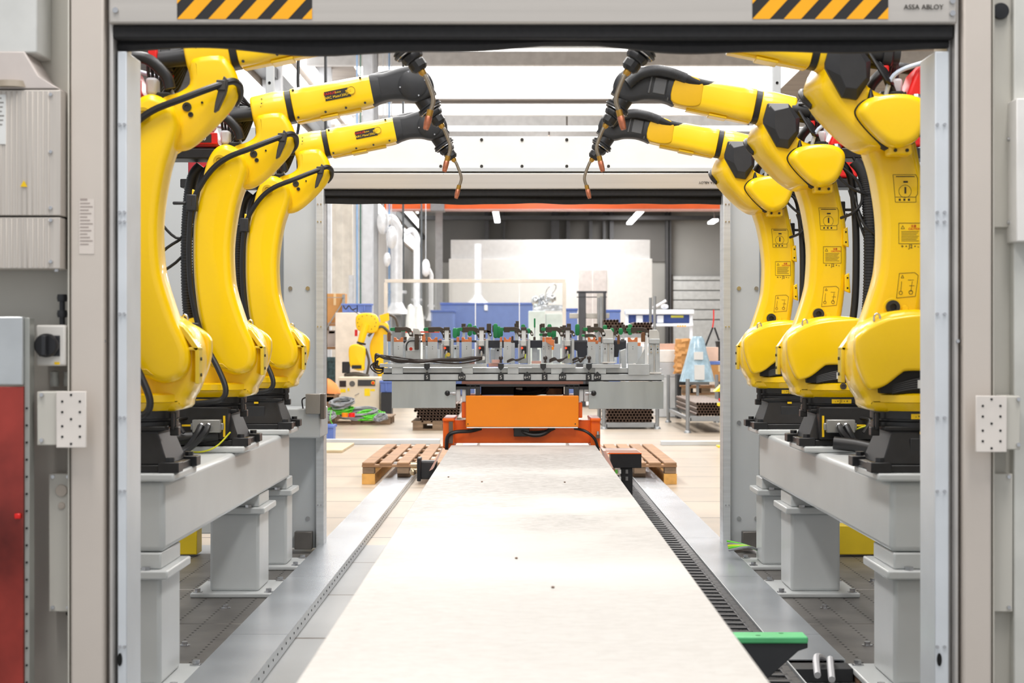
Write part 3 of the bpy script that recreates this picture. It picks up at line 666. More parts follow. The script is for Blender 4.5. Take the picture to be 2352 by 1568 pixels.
# ================================================================== ROBOT BEAMS + COLUMNS
RY = (6.09, 7.6, 9.02)
XL, XR = -1.34, 1.38
for side, s, xi, xb in (('left', -1, -1.163, -1.203), ('right', 1, 1.21, 1.26)):
    e = empty('support_beam', (xb+s*.14, 7.5, .5), 'grey painted box beam carrying the %s row of robots' % side, 'beam')
    X0 = e.location.x
    o = MB().box(-.14, .14, 5.91-7.5, 9.14-7.5, 0, .242).build('box_section', graybeam, e, bevel=.02, seg=4)
    for y in RY:
        w = .36; c = xi+s*w/2-X0
        MB().box(c-w/2, c+w/2, y-.22-7.5, y+.2-7.5, .2425, .27).build('mounting_plate', graybeam, e, bevel=.008, seg=3)
    MB().box(s*.28-.1, s*.28+.1, 1.35, 1.45, .0, .2).build('cross_member', graybeam, e, bevel=.006)
    xe = xb+s*.01
    for i, (a, b_) in enumerate(((5.9, 6.24), (8.13, 8.45), (9.1, 9.33))):
        w = .23
        c = empty('support_column', (xe+s*w/2, (a+b_)/2, .028), '%s grey column bolted under the %s beam' % (('nearest', 'middle', 'farthest')[i], side), 'column', 'columns under the robot beams')
        h = (b_-a)/2
        MB().box(-w/2, w/2, -h, h, .02, .39).build('column_tube', graybeam, c, bevel=.015, seg=3)
        MB().box(-w/2-.03, w/2+.03, -h-.04, h+.04, .385, .415).build('top_flange', graybeam, c, bevel=.006)
        MB().box(-w/2, w/2, -h-.0, h, .415, .471).build('spacer_block', graybeam, c, bevel=.006)
        MB().box(-w/2-.08, w/2+.08, -h-.07, h+.07, .0, .022).build('base_plate', graybeam, c, bevel=.006)
        mb = MB()
        for dx in (-1, 1):
            for dy in (-1, 1): mb.lathe([(0, 0), (.024, 0), (.024, .004), (.014, .005), (.014, .018), (0, .018)], (dx*(w/2+.05), dy*(h+.035), .022), n=6)
        mb.build('anchor_bolt', chrome, c, smooth=False)
        mb = MB()
        for dx in (-.5, .5): mb.lathe([(0, 0), (.016, 0), (.016, .012), (0, .012)], (dx*w*.6, -h-.02, .415), n=6)
        mb.build('flange_bolt', chrome, c, smooth=False)
# low yellow box and grey beams behind columns
for side, s in (('left', -1), ('right', 1)):
    D = 10.6 if s < 0 else 9.9
    x0, x1 = (PX(300, 10), PX(482, 10)) if s < 0 else (PX(1935, 9.5), PX(2060, 9.5))
    o = MB().box(x0, x1, 9.6, 9.75, .04, .2).build('yellow_box', mat('yellow_box_paint', (215, 185, 20), .5), bevel=.005); tag(o, 'low yellow steel box on the floor behind the %s columns' % side, 'box')
# horizontal grey box arm on left far wall with control head
ga = empty('sensor_arm', (PX(660, 9.6), 9.6, 0), 'grey horizontal housing with a sensor head at the left far door post', 'sensor housing')
X0 = ga.location.x; D = 9.6
MB().box(PX(572, D)-X0, PX(735, D)-X0, 0, .395, PZ(1006, D), PZ(938, D)).build('housing', graycab, ga, bevel=.008)
MB().box(PX(703, D)-X0, PX(737, D)-X0, -.03, .06, PZ(950, D), PZ(904, D)).build('sensor_head', mat('sensor_grey', (150, 146, 140), .4, .3), ga, bevel=.004)
MB().box(PX(737, D)-X0, PX(746, D)-X0, -.03, .06, PZ(962, D), PZ(904, D)).build('head_bracket', mat('bracket_brown', (105, 98, 92), .4, .4), ga, bevel=.003)
mb = MB(); mb.tube([(PX(697, D)-X0, -.02, PZ(938, D)), (PX(695, D)-X0, -.02, PZ(918, D)), (PX(704, D)-X0, -.02, PZ(912, D))], .004); mb.build('sensor_cable', rubber, ga)

# small red interlock switch on the right far wall
il = empty('interlock_switch', (PX(2143, 9.9), 9.97, PZ(677, 9.9)), 'small steel and red interlock switch on the panel behind the nearest right robot', 'switch')
MB().box(-.03, .02, 0, .14, 0, .075).build('switch_body', chrome, il, bevel=.003)
MB().box(.02, .04, -.01, .12, -.0, .07).build('red_actuator', red, il, bevel=.003)
mb = MB()
for z in (.015, .04, .06): mb.cyl((-.015, -.004, z), (-.015, 0, z), .006, n=8)
mb.build('bolt', ink, il)
o = MB().tube([(PX(684, 10.05), 10.1, 2.925), (PX(684, 10.05), 10.06, 2.7), (PX(690, 10.05), 10.05, 2.55), (PX(676, 10.05), 10.05, 2.3)], .009).build('hanging_cable', rubber); tag(o, 'black cable hanging from the top beam above the left robots', 'cable')

# ================================================================== ROBOTS
def q2(px, py, sc, xc=1.34): return ((px-1192)/sc+xc, .445-(py-784)/sc)
LINK = [q2(a, b, 538) for a, b in ((512, 330), (535, 335), (555, 352), (565, 383), (561, 408), (553, 432), (542, 468), (532, 526), (528, 580), (531, 640), (537, 672), (547, 705), (561, 745), (577, 780), (585, 806), (583, 834), (569, 853), (544, 861), (520, 856), (500, 845), (480, 818), (466, 775), (455, 728), (447, 672), (443, 620), (442, 570), (444, 508), (454, 459), (465, 405), (474, 370), (490, 342))]
ELB = [q2(a, b, 532) for a, b in ((592, 262), (640, 255), (660, 270), (676, 300), (679, 322), (668, 350), (650, 373), (626, 398), (600, 420), (578, 432), (556, 434), (532, 430), (515, 408), (512, 380), (520, 350), (540, 333), (565, 325), (585, 310), (584, 285))]
SHO = [(.15, .205), (.195, .25), (.222, .30), (.232, .36), (.228, .43), (.20, .49), (.15, .53), (.09, .55), (.0, .555), (-.1, .54), (-.18, .49), (-.215, .42), (-.22, .33), (-.19, .25), (-.15, .205)]
COV = [(.238, .43), (.232, .46), (.20, .49), (.15, .515), (.097, .53), (.0, .54), (-.1, .54), (-.2, .5), (-.24, .43), (-.24, .35), (-.15, .345), (-.04, .345), (.06, .345), (.085, .335), (.13, .30), (.165, .285), (.195, .286), (.222, .34), (.235, .39)]
DOME = [q2(a, b, 667, 0) for a, b in ((1966, 268), (1968, 248), (1990, 230), (2035, 221), (2080, 222), (2112, 234), (2124, 258), (2116, 295), (2095, 328), (2060, 343), (2030, 335), (1993, 303))]
DOME = [(1.38-x, z) for x, z in DOME]
HEX = [(1806, 635), (1812, 622), (1995, 625), (2098, 750), (2090, 890), (2000, 1028), (1890, 1010), (1772, 800), (1772, 760)]
HEX = [(1.38-((1300+a/3.92)-1192)/533, .445-((80+b/3.92)-784)/533) for a, b in HEX]
# forearm axis frame
FA = Vector((.345, 0, 1.466)); FB = Vector((.70, 0, 1.538)); FD = (FB-FA).normalized(); FN = Vector((-FD.z, 0, FD.x))
def sect(t, hw, hh, e=4., n=28, dz=0, dy=0):
    c = FA+FD*t+FN*dz; out = []
    for i in range(n):
        a = 2*PI*i/n; ca, sa = math.cos(a), math.sin(a)
        out.append(c+Vector((0, 1, 0))*(dy+hw*abs(ca)**(2/e)*(1 if ca > 0 else -1))+FN*hh*abs(sa)**(2/e)*(1 if sa > 0 else -1))
    return out
def robot(side, panel):
    v = -1 if side == 'left' else 1          # local y of the side that faces the picture
    R = bpy.data.objects.new('welding_robot', None); C.objects.link(R); R.empty_display_size = .1
    # --- base
    mb = MB(); mb.box(-.17, .17, -.19, .19, .001, .026)
    for dx in (-1, 1):
        for dy in (-1, 1): mb.box(dx*.155-.035, dx*.155+.035, dy*.165-.04, dy*.165+.04, .0, .036)
    mb.loft([[(x*a, y*b_, z) for x, y in ((-1, -1), (1, -1), (1, 1), (-1, 1))] for a, b_, z in ((.145, .165, .026), (.125, .15, .08), (.105, .135, .135), (.13, .14, .14), (.13, .14, .155))])
    mb.build('base', black, R, bevel=.008, seg=2)
    mb = MB()
    for dx in (-1, 1):
        for dy in (-1, 1): mb.lathe([(0, 0), (.016, 0), (.016, .014), (0, .014)], (dx*.155, dy*.17, .036), n=6)
    mb.build('base_bolt', blackp, R, smooth=False)
    MB().lathe([(0, .15), (.148, .15), (.148, .168), (.14, .172), (.14, .178), (.15, .18), (.15, .207), (0, .207)], (0, 0, 0), n=40).build('turntable_ring', black, R)
    j = MB().box(-.042, .042, v*.1495-.0015, v*.1495+.0015, .180, .198).build('axis_label', labely, R, smooth=False)
    sgn = v < 0
    MB().text('- \u2022 J1 \u2022 +', .0165, face_m(0, v*.1515, .189, flip=not sgn)).build('lettering', ink, j, smooth=False)
    hp = MB().box(-.045, .045, v*.137-.004, v*.137+.002, .05, .115); hp.xf(Matrix.Translation((-.03*v*0, v*.013, 0)))
    if not panel:
        hp.build('access_hatch', blackp, R, bevel=.004)
        MB().box(-.01, .012, v*.146-.001, v*.146+.001, .128, .138).build('small_label', labely, R)
    else:
        pn = MB().box(-.16, .105, v*.2-.01, v*.2+.01, .03, .165)
        pn.box(-.16, -.15, min(v*.1, v*.2), max(v*.1, v*.2), .03, .165).box(.095, .105, min(v*.1, v*.2), max(v*.1, v*.2), .03, .165)
        pn = pn.build('connector_panel', black, R, bevel=.002)
        MB().box(.085, .094, v*.2115-.0015, v*.2115+.0015, .04, .13).box(-.09, -.02, v*.2115-.0015, v*.2115+.0015, .085, .093).build('yellow_strip', labely, pn)
        cb = MB().box(-.04, .08, min(v*.21, v*.25), max(v*.21, v*.25), .06, .115); cb.box(-.05, .09, v*.225-.008, v*.225+.008, .07, .1)
        cb = cb.build('plug_housing', mat('plug_grey', (150, 150, 148), .35, .6), pn, bevel=.004)
        mb = MB()
        for x in (.0, .03): mb.lathe([(0, 0), (.014, 0), (.014, .012), (.01, .016), (0, .016)], (x, v*.25, .088), (0, v, 0), n=12)
        mb.build('cable_gland', chrome, pn)
        mb = MB()
        for x, d in ((.0, 0), (.03, .02)): mb.tube([(x, v*.266, .088), (x-.01, v*.29, .06), (x-.05-d, v*.3, .0), (x-.12, v*.32, -.03), (x-.2, v*.34, -.035)], .014, n=10)
        mb.tube([(-.07, v*.205, .12), (-.1, v*.25, .11), (-.07, v*.27, .06)], .008)
        mb.build('power_cable', rubber, R)
        MB().tube([(-.15, v*.22, .06), (-.12, v*.25, .01), (-.02, v*.27, -.02), (.06, v*.26, .0), (.115, v*.21, .06)] if v < 0 else [(-.14, v*.22, .07), (-.1, v*.24, .09), (-.04, v*.22, .07)], .0035).build('ground_wire', mat('yellow_green_wire', (205, 205, 30), .4), R)
        MB().tube([(.06, v*.3, .02), (-.03, v*.33, .01), (-.12, v*.36, -.01)] if v > 0 else [(-.15, v*.24, .03), (-.03, v*.22, .04), (.06, v*.2, .05)], .028, n=14).build('flexible_conduit', rubber, R)
    mb = MB().box(.135, .165, v*.06-.02, v*.06+.02, .12, .15).cyl((.148, v*.06, .15), (.148, v*.06, .2), .006).box(.14, .152, v*.09-.006, v*.09+.006, .14, .2)
    mb.build('stop_bracket', black, R, bevel=.003)
    # --- shoulder
    mb = MB(); mb.lathe([(0, .207), (.155, .207), (.175, .232), (.18, .255), (0, .262)], (0, 0, 0), n=40)
    mb.rprism(cr(SHO, 4, True), -.1, .12, .03)
    mb.build('shoulder', yellow, R)
    MB().box(.229, .243, -.12, -.055, .30, .42).box(.15, .243, -.12, -.055, .415, .425).prism([(.13, .52), (.19, .495), (.243, .42), (.23, .41), (.18, .48), (.13, .51)], -.12, -.055).build('front_bracket', mat('bracket_yellow', (238, 205, 60), .28, .15), R, bevel=.002)
    mb = MB()
    for z in (.33, .385): mb.cyl((.243, -.09, z), (.248, -.09, z), .006, n=8)
    mb.build('bracket_screw', ink, R)
    MB().box(-.21, .15, .1, .165, .268, .36).build('cable_recess', dark, R, bevel=.004)
    MB().rprism(cr(COV, 4, True), .13, .19, .012).build('motor_cover', yellow, R)
    MB().lathe([(.176, .235), (.186, .238), (.186, .262), (.17, .268)], (0, 0, 0), n=40).build('lower_flange', yellow, R)
    mb = MB()
    for k in range(5): mb.tube([(-.2, .165, .275+k*.01), (-.08, .172, .27+k*.012), (.02, .17, .285+k*.008), (.11, .16, .27+k*.006)], .0055)
    mb.build('cable_bundle', rubber, R)
    MB().box(.0, .05, .158, .163, .328, .336).build('red_strip', red, R)
    mb = MB()
    for p in ((-.02, .18, .312), (.02, .18, .30)): mb.box(p[0]-.006, p[0]+.006, .174, .178, p[2]-.014, p[2]+.014)
    mb.build('cable_tag', labelw, R)
    mb = MB().lathe([(0, 0), (.014, 0), (.014, .004), (.007, .005), (.007, .002), (0, .002)], (0.0, .19, .255), (0, 1, 0)); mb.build('drain_plug', brown, R)
    # --- link (lower arm)
    lk = MB().rprism(cr(LINK, 4, True), -.17, .0, .03, seg=5).build('lower_arm', yellow, R)
    MB().prism([(.02, .352), (.075, .352), (.1, .33), (.03, .335)], -.1715, -.16).build('casting_recess', mat('recess_shade_yellow', (205, 165, 0), .4), lk, bevel=.003)  # darker yellow paints shade into this patch and the lifting recess
    MB().lathe([(.0, 0), (.026, 0), (.026, .004), (.014, .004), (.014, .0), (0, .001)], (.062, -.1705, 1.215), (0, -1, 0), n=24).build('lifting_recess', mat('recess_shade_yellow', (205, 165, 0), .4), lk)
    MB().lathe([(0, 0), (.024, 0), (.024, .02), (.012, .02), (.012, .008), (0, .008)], (.075, .0, .565), (0, 1, 0), n=24).build('pivot_bolt', blackp, lk)
    mb = MB().lathe([(0, 0), (.032, 0), (.03, .004), (0, .004)], (.075, .0, .565), (0, 1, 0)); mb.lathe([(0, 0), (.012, 0), (.01, .004), (0, .004)], (.03, .0, .56), (0, 1, 0)); mb.build('bolt_seat', yellow, lk)
    # boss pads on the rear edge (both sides)
    for yy, pads in ((.002, ((-.045, .9), (-.052, .7))), (-.172, ((-.045, 1.05), (-.03, .43)))):
        for x, z in pads:
            mb = MB(); mb.prism([(x-.014, z-.045), (x+.012, z-.035), (x+.012, z+.035), (x-.008, z+.045)], yy-.008, yy+.008); o = mb.build('mounting_boss', yellow, lk, bevel=.004)
            mb = MB(); sg = 1 if yy > -.1 else -1
            for dz in (-.022, .022): mb.cyl((x, yy+sg*.008, z+dz), (x, yy+sg*.0095, z+dz), .004, n=8)
            mb.build('tapped_hole', hole, o)
    # decals on the +y face
    yd = .0006
    def frame_pts(pts, w, mb, mi=0):
        for i in range(len(pts)):
            a, b_ = pts[i-1], pts[i]; mb.bar((a[0], yd, a[1]), (b_[0], yd, b_[1]), w, .0012, mi)
    mb = MB(); xa, xb, za, zb = .072, -.014, .932, 1.028
    frame_pts([(xa, zb), (xb+.006, zb), (xb, zb-.012), (xb, za+.028), (xb+.006, za+.02), (xb+.006, za), (xa-.008, za)], .0018, mb)
    c_ = [(.03+.022*math.cos(t*PI/8), .97+.022*math.sin(t*PI/8)) for t in range(16)]
    frame_pts(c_, .0012, mb); mb.box(.02, .036, yd-.0006, yd+.0006, 1.0, 1.006).box(.026, .032, yd-.0006, yd+.0006, .962, .985)
    mb.box(xb+.01, xa-.01, yd-.0006, yd+.0006, zb-.008, zb-.005); mb.box(xb+.006, xa-.008, yd-.0006, yd+.0006, za+.017, za+.0185)
    for k in range(3): mb.box(.045-k*.016, .052-k*.016, yd-.0006, yd+.0006, za+.005, za+.012)
    mb.build('motion_diagram_label', ink, lk, smooth=False)
    mb = MB(); xa, xb, za, zb = .052, -.026, .787, .859
    frame_pts([(xa, zb), (xb, zb), (xb, za), (xa, za)], .0018, mb)
    tri = [(.044, .839), (.032, .839), (.038, .85)]; frame_pts(tri, .0014, mb)
    for k in range(7): mb.box(-.018+.004*(k % 3), .043, yd-.0005, yd+.0005, .829-k*.0055, .8302-k*.0055)
    mb.text('CAUTION', .0095, face_m(-.003, yd+.0003, .8385, flip=True), 1); mb.text('\u6ce8\u610f', .0095, face_m(.0, yd+.0003, .848, flip=True), 1)
    mb.build('caution_label', [ink, inkr], lk, smooth=False)
    MB().text('+ \u2022 J2 \u2022 -', .0185, face_m(.013, yd+.0005, .777, flip=True)).build('axis_lettering', ink, lk, smooth=False)
    mb = MB(); frame_pts([(.05, .683), (-.004, .686), (-.016, .676), (-.006, .603), (.06, .597)], .0018, mb)
    frame_pts([(.044, .667), (.034, .667), (.039, .677)], .0014, mb); frame_pts([(.01+.007*math.cos(t*PI/4), .617+.007*math.sin(t*PI/4)) for t in range(8)], .003, mb)
    frame_pts([(.045+.006*math.cos(t*PI/4), .615+.006*math.sin(t*PI/4)) for t in range(8)], .002, mb)
    mb.bar((.01, yd, .62), (.005, yd, .655), .003, .001); mb.bar((.045, yd, .62), (.042, yd, .655), .003, .001); mb.bar((.0, yd, .66), (.02, yd, .66), .0015, .001); mb.bar((-.003, yd, .64), (.015, yd, .64), .0015, .001)
    mb.build('lifting_diagram_label', ink, lk, smooth=False)
    MB().tube([(.16, .11, .515), (.16, .11, .53), (.15, .11, .54), (.14, .11, .53), (.14, .11, .515)], .004).build('lifting_eye', chrome, R)
    # --- dome (J3 motor cover)
    dm = MB().rprism(cr(DOME, 4, True), .02, .17, .03, seg=6, fan=(.10, 1.215)); dm = dm.build('elbow_motor_cover', yellow, R)
    MB().rprism(cr([((x-.1)*1.04+.1, (z-1.2)*1.04+1.2) for x, z in DOME], 4, True), .03, .105, .004).build('cover_gasket', dark, dm)
    MB().box(.03, .11, .04, .12, 1.085, 1.125).build('cover_lug', yellow, R, bevel=.008)
    mb = MB()
    for x in (.05, .09): mb.cyl((x, .12, 1.1), (x, .126, 1.1), .006, n=8)
    mb.build('lug_bolt', ink, R)
    # --- elbow
    em = MB().rprism(cr(ELB, 3, True), -.085, .1, .03, seg=5)
    def taper(p):
        x, y, z = p; t = max(0, (y+.03)/.13)
        return (x-.05*t*min(1, max(0, (x-.1)/.25)), y, z+.02*t*min(1, max(0, (1.32-z)/.2)))
    em.v = [taper(p) for p in em.v]
    el = em.build('elbow', yellow, R)
    mb = MB()
    for a, b_, r_ in ((583, 354, .016), (590, 368, .009), (611, 346, .004)):
        x, z = q2(a, b_, 532); mb.lathe([(0, 0), (r_, 0), (r_, .005), (r_*.5, .005), (r_*.5, .002), (0, .002)], (x, -.085, z), (0, -1, 0), n=14)
    mb.build('elbow_bolt', ink, el)
    el2 = MB().loft([sect(-.165, .066, .07, 2.6), sect(-.16, .073, .077, 2.6), sect(-.06, .076, .08, 2.6), sect(-.012, .07, .074, 2.6)]); el2.build('elbow_neck', yellow, R, ang=50, bevel=.004)
    MB().text('+ \u2022 -', .024, face_m(.228, -.0862, 1.475, rot=-PI/2)).build('axis_marks', ink, el, smooth=False)
    def hv(a, b_): return (1.38-((1300+a/3.92)-1192)/533, .445-((80+b_/3.92)-784)/533)
    inner = [hv(*q) for q in ((1862, 706), (1862, 700), (1990, 668), (2050, 770), (2055, 880), (1985, 960), (1905, 950), (1870, 866), (1862, 800))]
    MB().loft([[(x, .095, z) for x, z in HEX], [(x, .118, z) for x, z in HEX], [(x, .15, z) for x, z in inner]]).build('side_cover', blackp, R, bevel=.002, ang=12)
    mb = MB()
    for a_ in (HEX[1], HEX[2]): mb.cyl((a_[0]-.01 if a_ is HEX[1] else a_[0]+.01, .115, a_[1]-.015), (a_[0]-.01 if a_ is HEX[1] else a_[0]+.01, .128, a_[1]-.015), .007, n=10)
    mb.build('cover_screw', chrome, R)
    # connector hanging under the side cover
    x, z = .175, 1.27
    mb = MB().lathe([(0, 0), (.01, 0), (.012, .01), (.009, .02), (.014, .03), (.014, .05), (.009, .055), (.013, .065), (.009, .08), (.004, .1), (0, .1)], (x-.002, .115, z-.06), n=12)
    mb.build('cable_connector', rubber, R)
    # --- forearm
    MB().loft([sect(-.012, .07, .072, 3), sect(.012, .07, .072, 3)]).build('joint_ring', black, R)
    fm = MB()
    fm.loft([sect(.012, .068, .068, 3), sect(.016, .074, .073, 5), sect(.075, .076, .073, 5), sect(.085, .072, .072, 4.5), sect(.30, .068, .068, 4.5), sect(.33, .068, .067, 5), sect(.362, .067, .065, 5)])
    fa = fm.build('forearm', yellow, R, ang=50)
    M0 = Matrix(((FD.x, 0, FN.x, FA.x), (0, 1, 0, 0), (FD.z, 0, FN.z, FA.z), (0, 0, 0, 1)))
    mb = MB()
    for t, u in ((.03, .06), (.03, -.06), (.15, -.06), (.24, -.06), (.325, -.055), (.325, .055)): mb.cyl(M0 @ Vector((t, -.074, u)), M0 @ Vector((t, -.0665, u)), .005, n=10)
    mb.build('forearm_screw', ink, fa)
    fa2 = MB().box(.02, .3, -.03, .03, -.078, -.066).box(.12, .2, -.045, .045, -.082, -.07).xf(M0).build('underside_rib', yellow, fa, bevel=.004)
    # maker's plate
    PM = M0 @ Matrix.Translation((.222, -.0705, .005)) @ Matrix.Rotation(PI/2, 4, 'X')
    pl = MB(); pl.add([PM @ Vector(p) for p in ((-.062, -.02, 0), (.05, -.02, 0), (.05, .02, 0), (-.062, .02, 0), (-.062, -.02, .0015), (.05, -.02, .0015), (.05, .02, .0015), (-.062, .02, .0015))], [(3, 2, 1, 0), (4, 5, 6, 7), (0, 1, 5, 4), (1, 2, 6, 5), (2, 3, 7, 6), (3, 0, 4, 7)])
    nm_ = pl.build('name_plate', ink, fa, smooth=False)
    tx = MB(); tx.text('FANUC', .0165, PM @ Matrix.Translation((-.038, .009, .002)), 1); tx.text('Robot', .0105, PM @ Matrix.Translation((-.003, .0085, .002)), 0)
    tx.text('ARC Mate120iD', .0152, PM @ Matrix.Translation((-.0115, -.0085, .002)), 0)
    lg = MB(); lg.lathe([(0, 0), (.0185, 0), (.0185, .002), (0, .002)], PM @ Vector((.055, .004, .001)), (0, -1, 0), n=28, mi=0)
    lg.tube([PM @ Vector((.055+.0165*math.cos(t*PI/8), .004+.0165*math.sin(t*PI/8), .0034)) for t in range(16)], .0007, n=5, mi=1, closed=True, sm=1)
    for a in (0, .006): lg.add([PM @ Vector(p) for p in ((.03, a, .0035), (.055, a+.001, .0035), (.055, a+.004, .0035), (.03, a+.003, .0035), (.03, a, .0045), (.055, a+.001, .0045), (.055, a+.004, .0045), (.03, a+.003, .0045))], [(3, 2, 1, 0), (4, 5, 6, 7), (0, 1, 5, 4), (1, 2, 6, 5), (2, 3, 7, 6), (3, 0, 4, 7)], 0)
    tx.build('plate_lettering', [labely, red], fa, smooth=False); lg.build('plate_emblem', [labely, ink], fa, smooth=False)
    # forearm mouth on the +y side and dress hose
    mm = MB(); mm.rprism([(x, z) for x, z in cr([(.25, -.05), (.245, 0), (.255, .05), (.31, .068), (.37, .05), (.375, -.05), (.31, -.066)], 4, True)], .045, .07, .006); 
    mm.xf(M0).build('hose_mouth', mat('mouth_shade_yellow', (225, 175, 0), .4), fa)  # darker yellow paints the shade inside the open hose pocket
    MB().tube([M0 @ Vector(p) for p in ((.10, .03, .05), (.27, .05, .045), (.36, .062, .055), (.45, .068, .06), (.52, .066, .035), (.57, .06, -.02))], .022, n=14).build('torch_hose', rubber, R)
    hr = MB()
    hp = cr([M0 @ Vector(p) for p in ((.33, .06, .052), (.40, .066, .062), (.46, .068, .06), (.52, .066, .035), (.57, .06, -.02))], 14)
    for i in range(0, len(hp)-1, 1):
        a, b_ = Vector(hp[i]), Vector(hp[i+1]); m_ = (a+b_)/2; d_ = (b_-a).normalized()*.0022; hr.cyl(m_-d_, m_+d_, .0245, n=14)
    hr.build('hose_ribs', blackp, R)
    # --- wrist
    WR = [q2(a, b, 526) for a, b in ((846, 177), (880, 171), (905, 163), (931, 156), (958, 157), (984, 171), (997, 196), (992, 222), (975, 234), (950, 236), (926, 231), (895, 232), (872, 239), (857, 243), (850, 210))]
    wm = MB().rprism(cr(WR, 3, True), -.055, .05, .022, seg=4); wm.loft([sect(.362, .064, .063, 5), sect(.40, .06, .058, 4)])
    wr_ = wm.build('wrist', blackp, R)
    cx, cz = q2(950, 198, 526)
    MB().lathe([(0, 0), (.058, 0), (.062, .006), (.05, .012), (0, .012)], (cx, -.055, cz), (0, -1, 0), n=32).build('wrist_cover', blackp, wr_)
    mb = MB(); 
    for a in (.3, 1.9, 3.4, 5.2): mb.cyl((cx+.056*math.cos(a), -.0665, cz+.056*math.sin(a)), (cx+.056*math.cos(a), -.062, cz+.056*math.sin(a)), .004, n=8)
    mb.build('wrist_screw', chrome, wr_)
    MB().box(.405, .46, .035, .054, -.035, .035).box(.47, .48, .035, .056, -.04, .04).box(.385, .392, .035, .058, -.055, .05).xf(M0).build('wrist_side_plate', mat('grey_plate', (95, 96, 98), .4), wr_, bevel=.004)
    J5 = Vector((.885, 0, 1.56)); FLG = Vector((.966, 0, 1.44)); dj = (FLG-J5).normalized()
    hb = MB().cyl(J5, J5+dj*.11, .043, .041, n=28); hb.box(-.03, .04, -.02, .06, .03, .08, M=Matrix.Translation(J5) @ dj.to_track_quat('Z', 'Y').to_matrix().to_4x4())
    hb.build('wrist_flange', black, R)
    # --- torch
    tq = MB(); p0 = J5+dj*.105
    tq.lathe([(0, 0), (.05, 0), (.054, .004), (.05, .009), (.056, .013), (.056, .019), (.049, .022), (.05, .028), (0, .03)], p0, dj, n=32)
    t_ = tq.build('torch_mount', blackp, R)
    MB().lathe([(.0, .0), (.0505, 0), (.0505, .004), (0, .004)], p0+dj*.023, dj, n=32).build('steel_clamp_ring', chrome, t_)
    MB().lathe([(0, 0), (.040, 0), (.042, .012), (.036, .026), (.03, .028), (0, .028)], p0+dj*.03, dj, n=8).build('torch_body', black, t_, bevel=.003)
    nb = MB().lathe([(0, 0), (.028, 0), (.031, .008), (.031, .03), (.022, .042), (0, .042)], p0+dj*.056, dj, n=12)
    nb.build('torch_nut', rubber, t_, smooth=False)
    pb = p0+dj*.097
    nk = MB().lathe([(0, 0), (.013, 0), (.014, .008), (.009, .02), (0, .02)], pb, dj, n=14); nk.build('brass_fitting', brass, t_)
    N0 = pb+dj*.012
    MB().tube([N0, N0+dj*.02, Vector((1.036, 0, 1.315)), Vector((1.041, 0, 1.29)), Vector((1.037, 0, 1.268)), Vector((1.030, 0, 1.25))], .0078, n=12).build('torch_neck', necks, t_)
    dn = (Vector((1.0145, 0, 1.187))-Vector((1.030, 0, 1.25))).normalized(); n0 = Vector((1.0305, 0, 1.254))
    MB().lathe([(0, 0), (.0115, 0), (.0115, .022), (0, .022)], n0, dn, n=14).build('nozzle_collar', brass, t_)
    MB().lathe([(0, 0), (.0105, 0), (.0125, .004), (.012, .03), (.0095, .047), (.007, .049), (0, .049)], n0+dn*.022, dn, n=14).build('gas_nozzle', copper, t_)
    MB().cyl(n0+dn*.07, n0+dn*.083, .0008, n=5).build('welding_wire', ink, t_)
    # --- rear: feeder, bracket, hoses
    fb = MB().box(-.40, .12, -.08, .09, 1.235, 1.28).box(.05, .13, -.05, .08, 1.28, 1.31); fb.build('feeder_bracket', black, R, bevel=.005)
    fe = MB(); 
    fe.loft([[(x0, y, z) for x0, y, z in ((-.36, -.085, zz), (x1, -.085, zz), (x1, .085, zz), (-.36, .085, zz))] for x1, zz in ((.045, 1.285), (.04, 1.30), (.01, 1.38), (-.05, 1.44))])
    fe = fe.build('wire_feeder', red if v > 0 else pink, R, bevel=.012, seg=3)
    if v < 0:
        MB().box(-.3, .04, -.097, -.083, 1.295, 1.345).build('feeder_front', red, fe, bevel=.004)
        dp = MB().box(-.06, .015, -.1005, -.096, 1.302, 1.337).build('display', ink, fe); 
        MB().text('00', .03, face_m(-.022, -.1015, 1.32)).build('display_digits', labelw, fe, smooth=False)
    MB().box(.046, .085, -.06, .04, 1.30, 1.36).build('spool_holder', mat('clear_white_plastic', (220, 222, 228), .3), R, bevel=.01)
    MB().tube([(.14, -.10, 1.315), (.125, -.105, 1.36), (.06, -.12, 1.415), (-.03, -.12, 1.41), (-.12, -.11, 1.35), (-.17, -.10, 1.28), (-.18, -.1, 1.2)], .02, n=12).build('feeder_hose', rubber, R)
    mb = MB().cyl((.06, -.02, 1.42), (.2, -.02, 1.44), .03).cyl((.06, .04, 1.44), (.2, .04, 1.45), .035).lathe([(0, 0), (.045, 0), (.045, .03), (.03, .04), (0, .04)], (.12, .04, 1.44), (-1, 0, -.1)); mb.build('joint_motor', blackp, R)
    MB().box(.055, .085, -.06, -.03, 1.40, 1.46).box(.1, .12, .06, .07, 1.36, 1.4).build('red_clip', red, R, bevel=.004)
    mb = MB()
    for k in range(6):
        a = k*.012; mb.tube([(.17, -.05+a*2, 1.47), (.11-a, -.06+a*3, 1.53-a), (.06, -.04+a*2, 1.47), (.05+a, -.03+a, 1.38), (.07, .0, 1.30)], .006)
        mb.tube([(.17, .02+a, 1.44), (.12, .06+a, 1.40-a), (.09, .07, 1.33), (.07+a, .06, 1.28)], .007)
    mb.build('wire_loom', rubber, R)
    # white hose on the +y side
    mb = MB().tube([(.12, .09, 1.28), (.09, .1, 1.36), (.0, .1, 1.40), (-.15, .11, 1.43), (-.35, .1, 1.44)], .008); mb.build('air_hose', mat('pale_blue_hose', (190, 200, 215), .35), R)
    MB().lathe([(0, 0), (.02, 0), (.024, .02), (.018, .035), (0, .04)], (.01, .09, 1.26), n=10).build('hose_coupling', chrome, R)
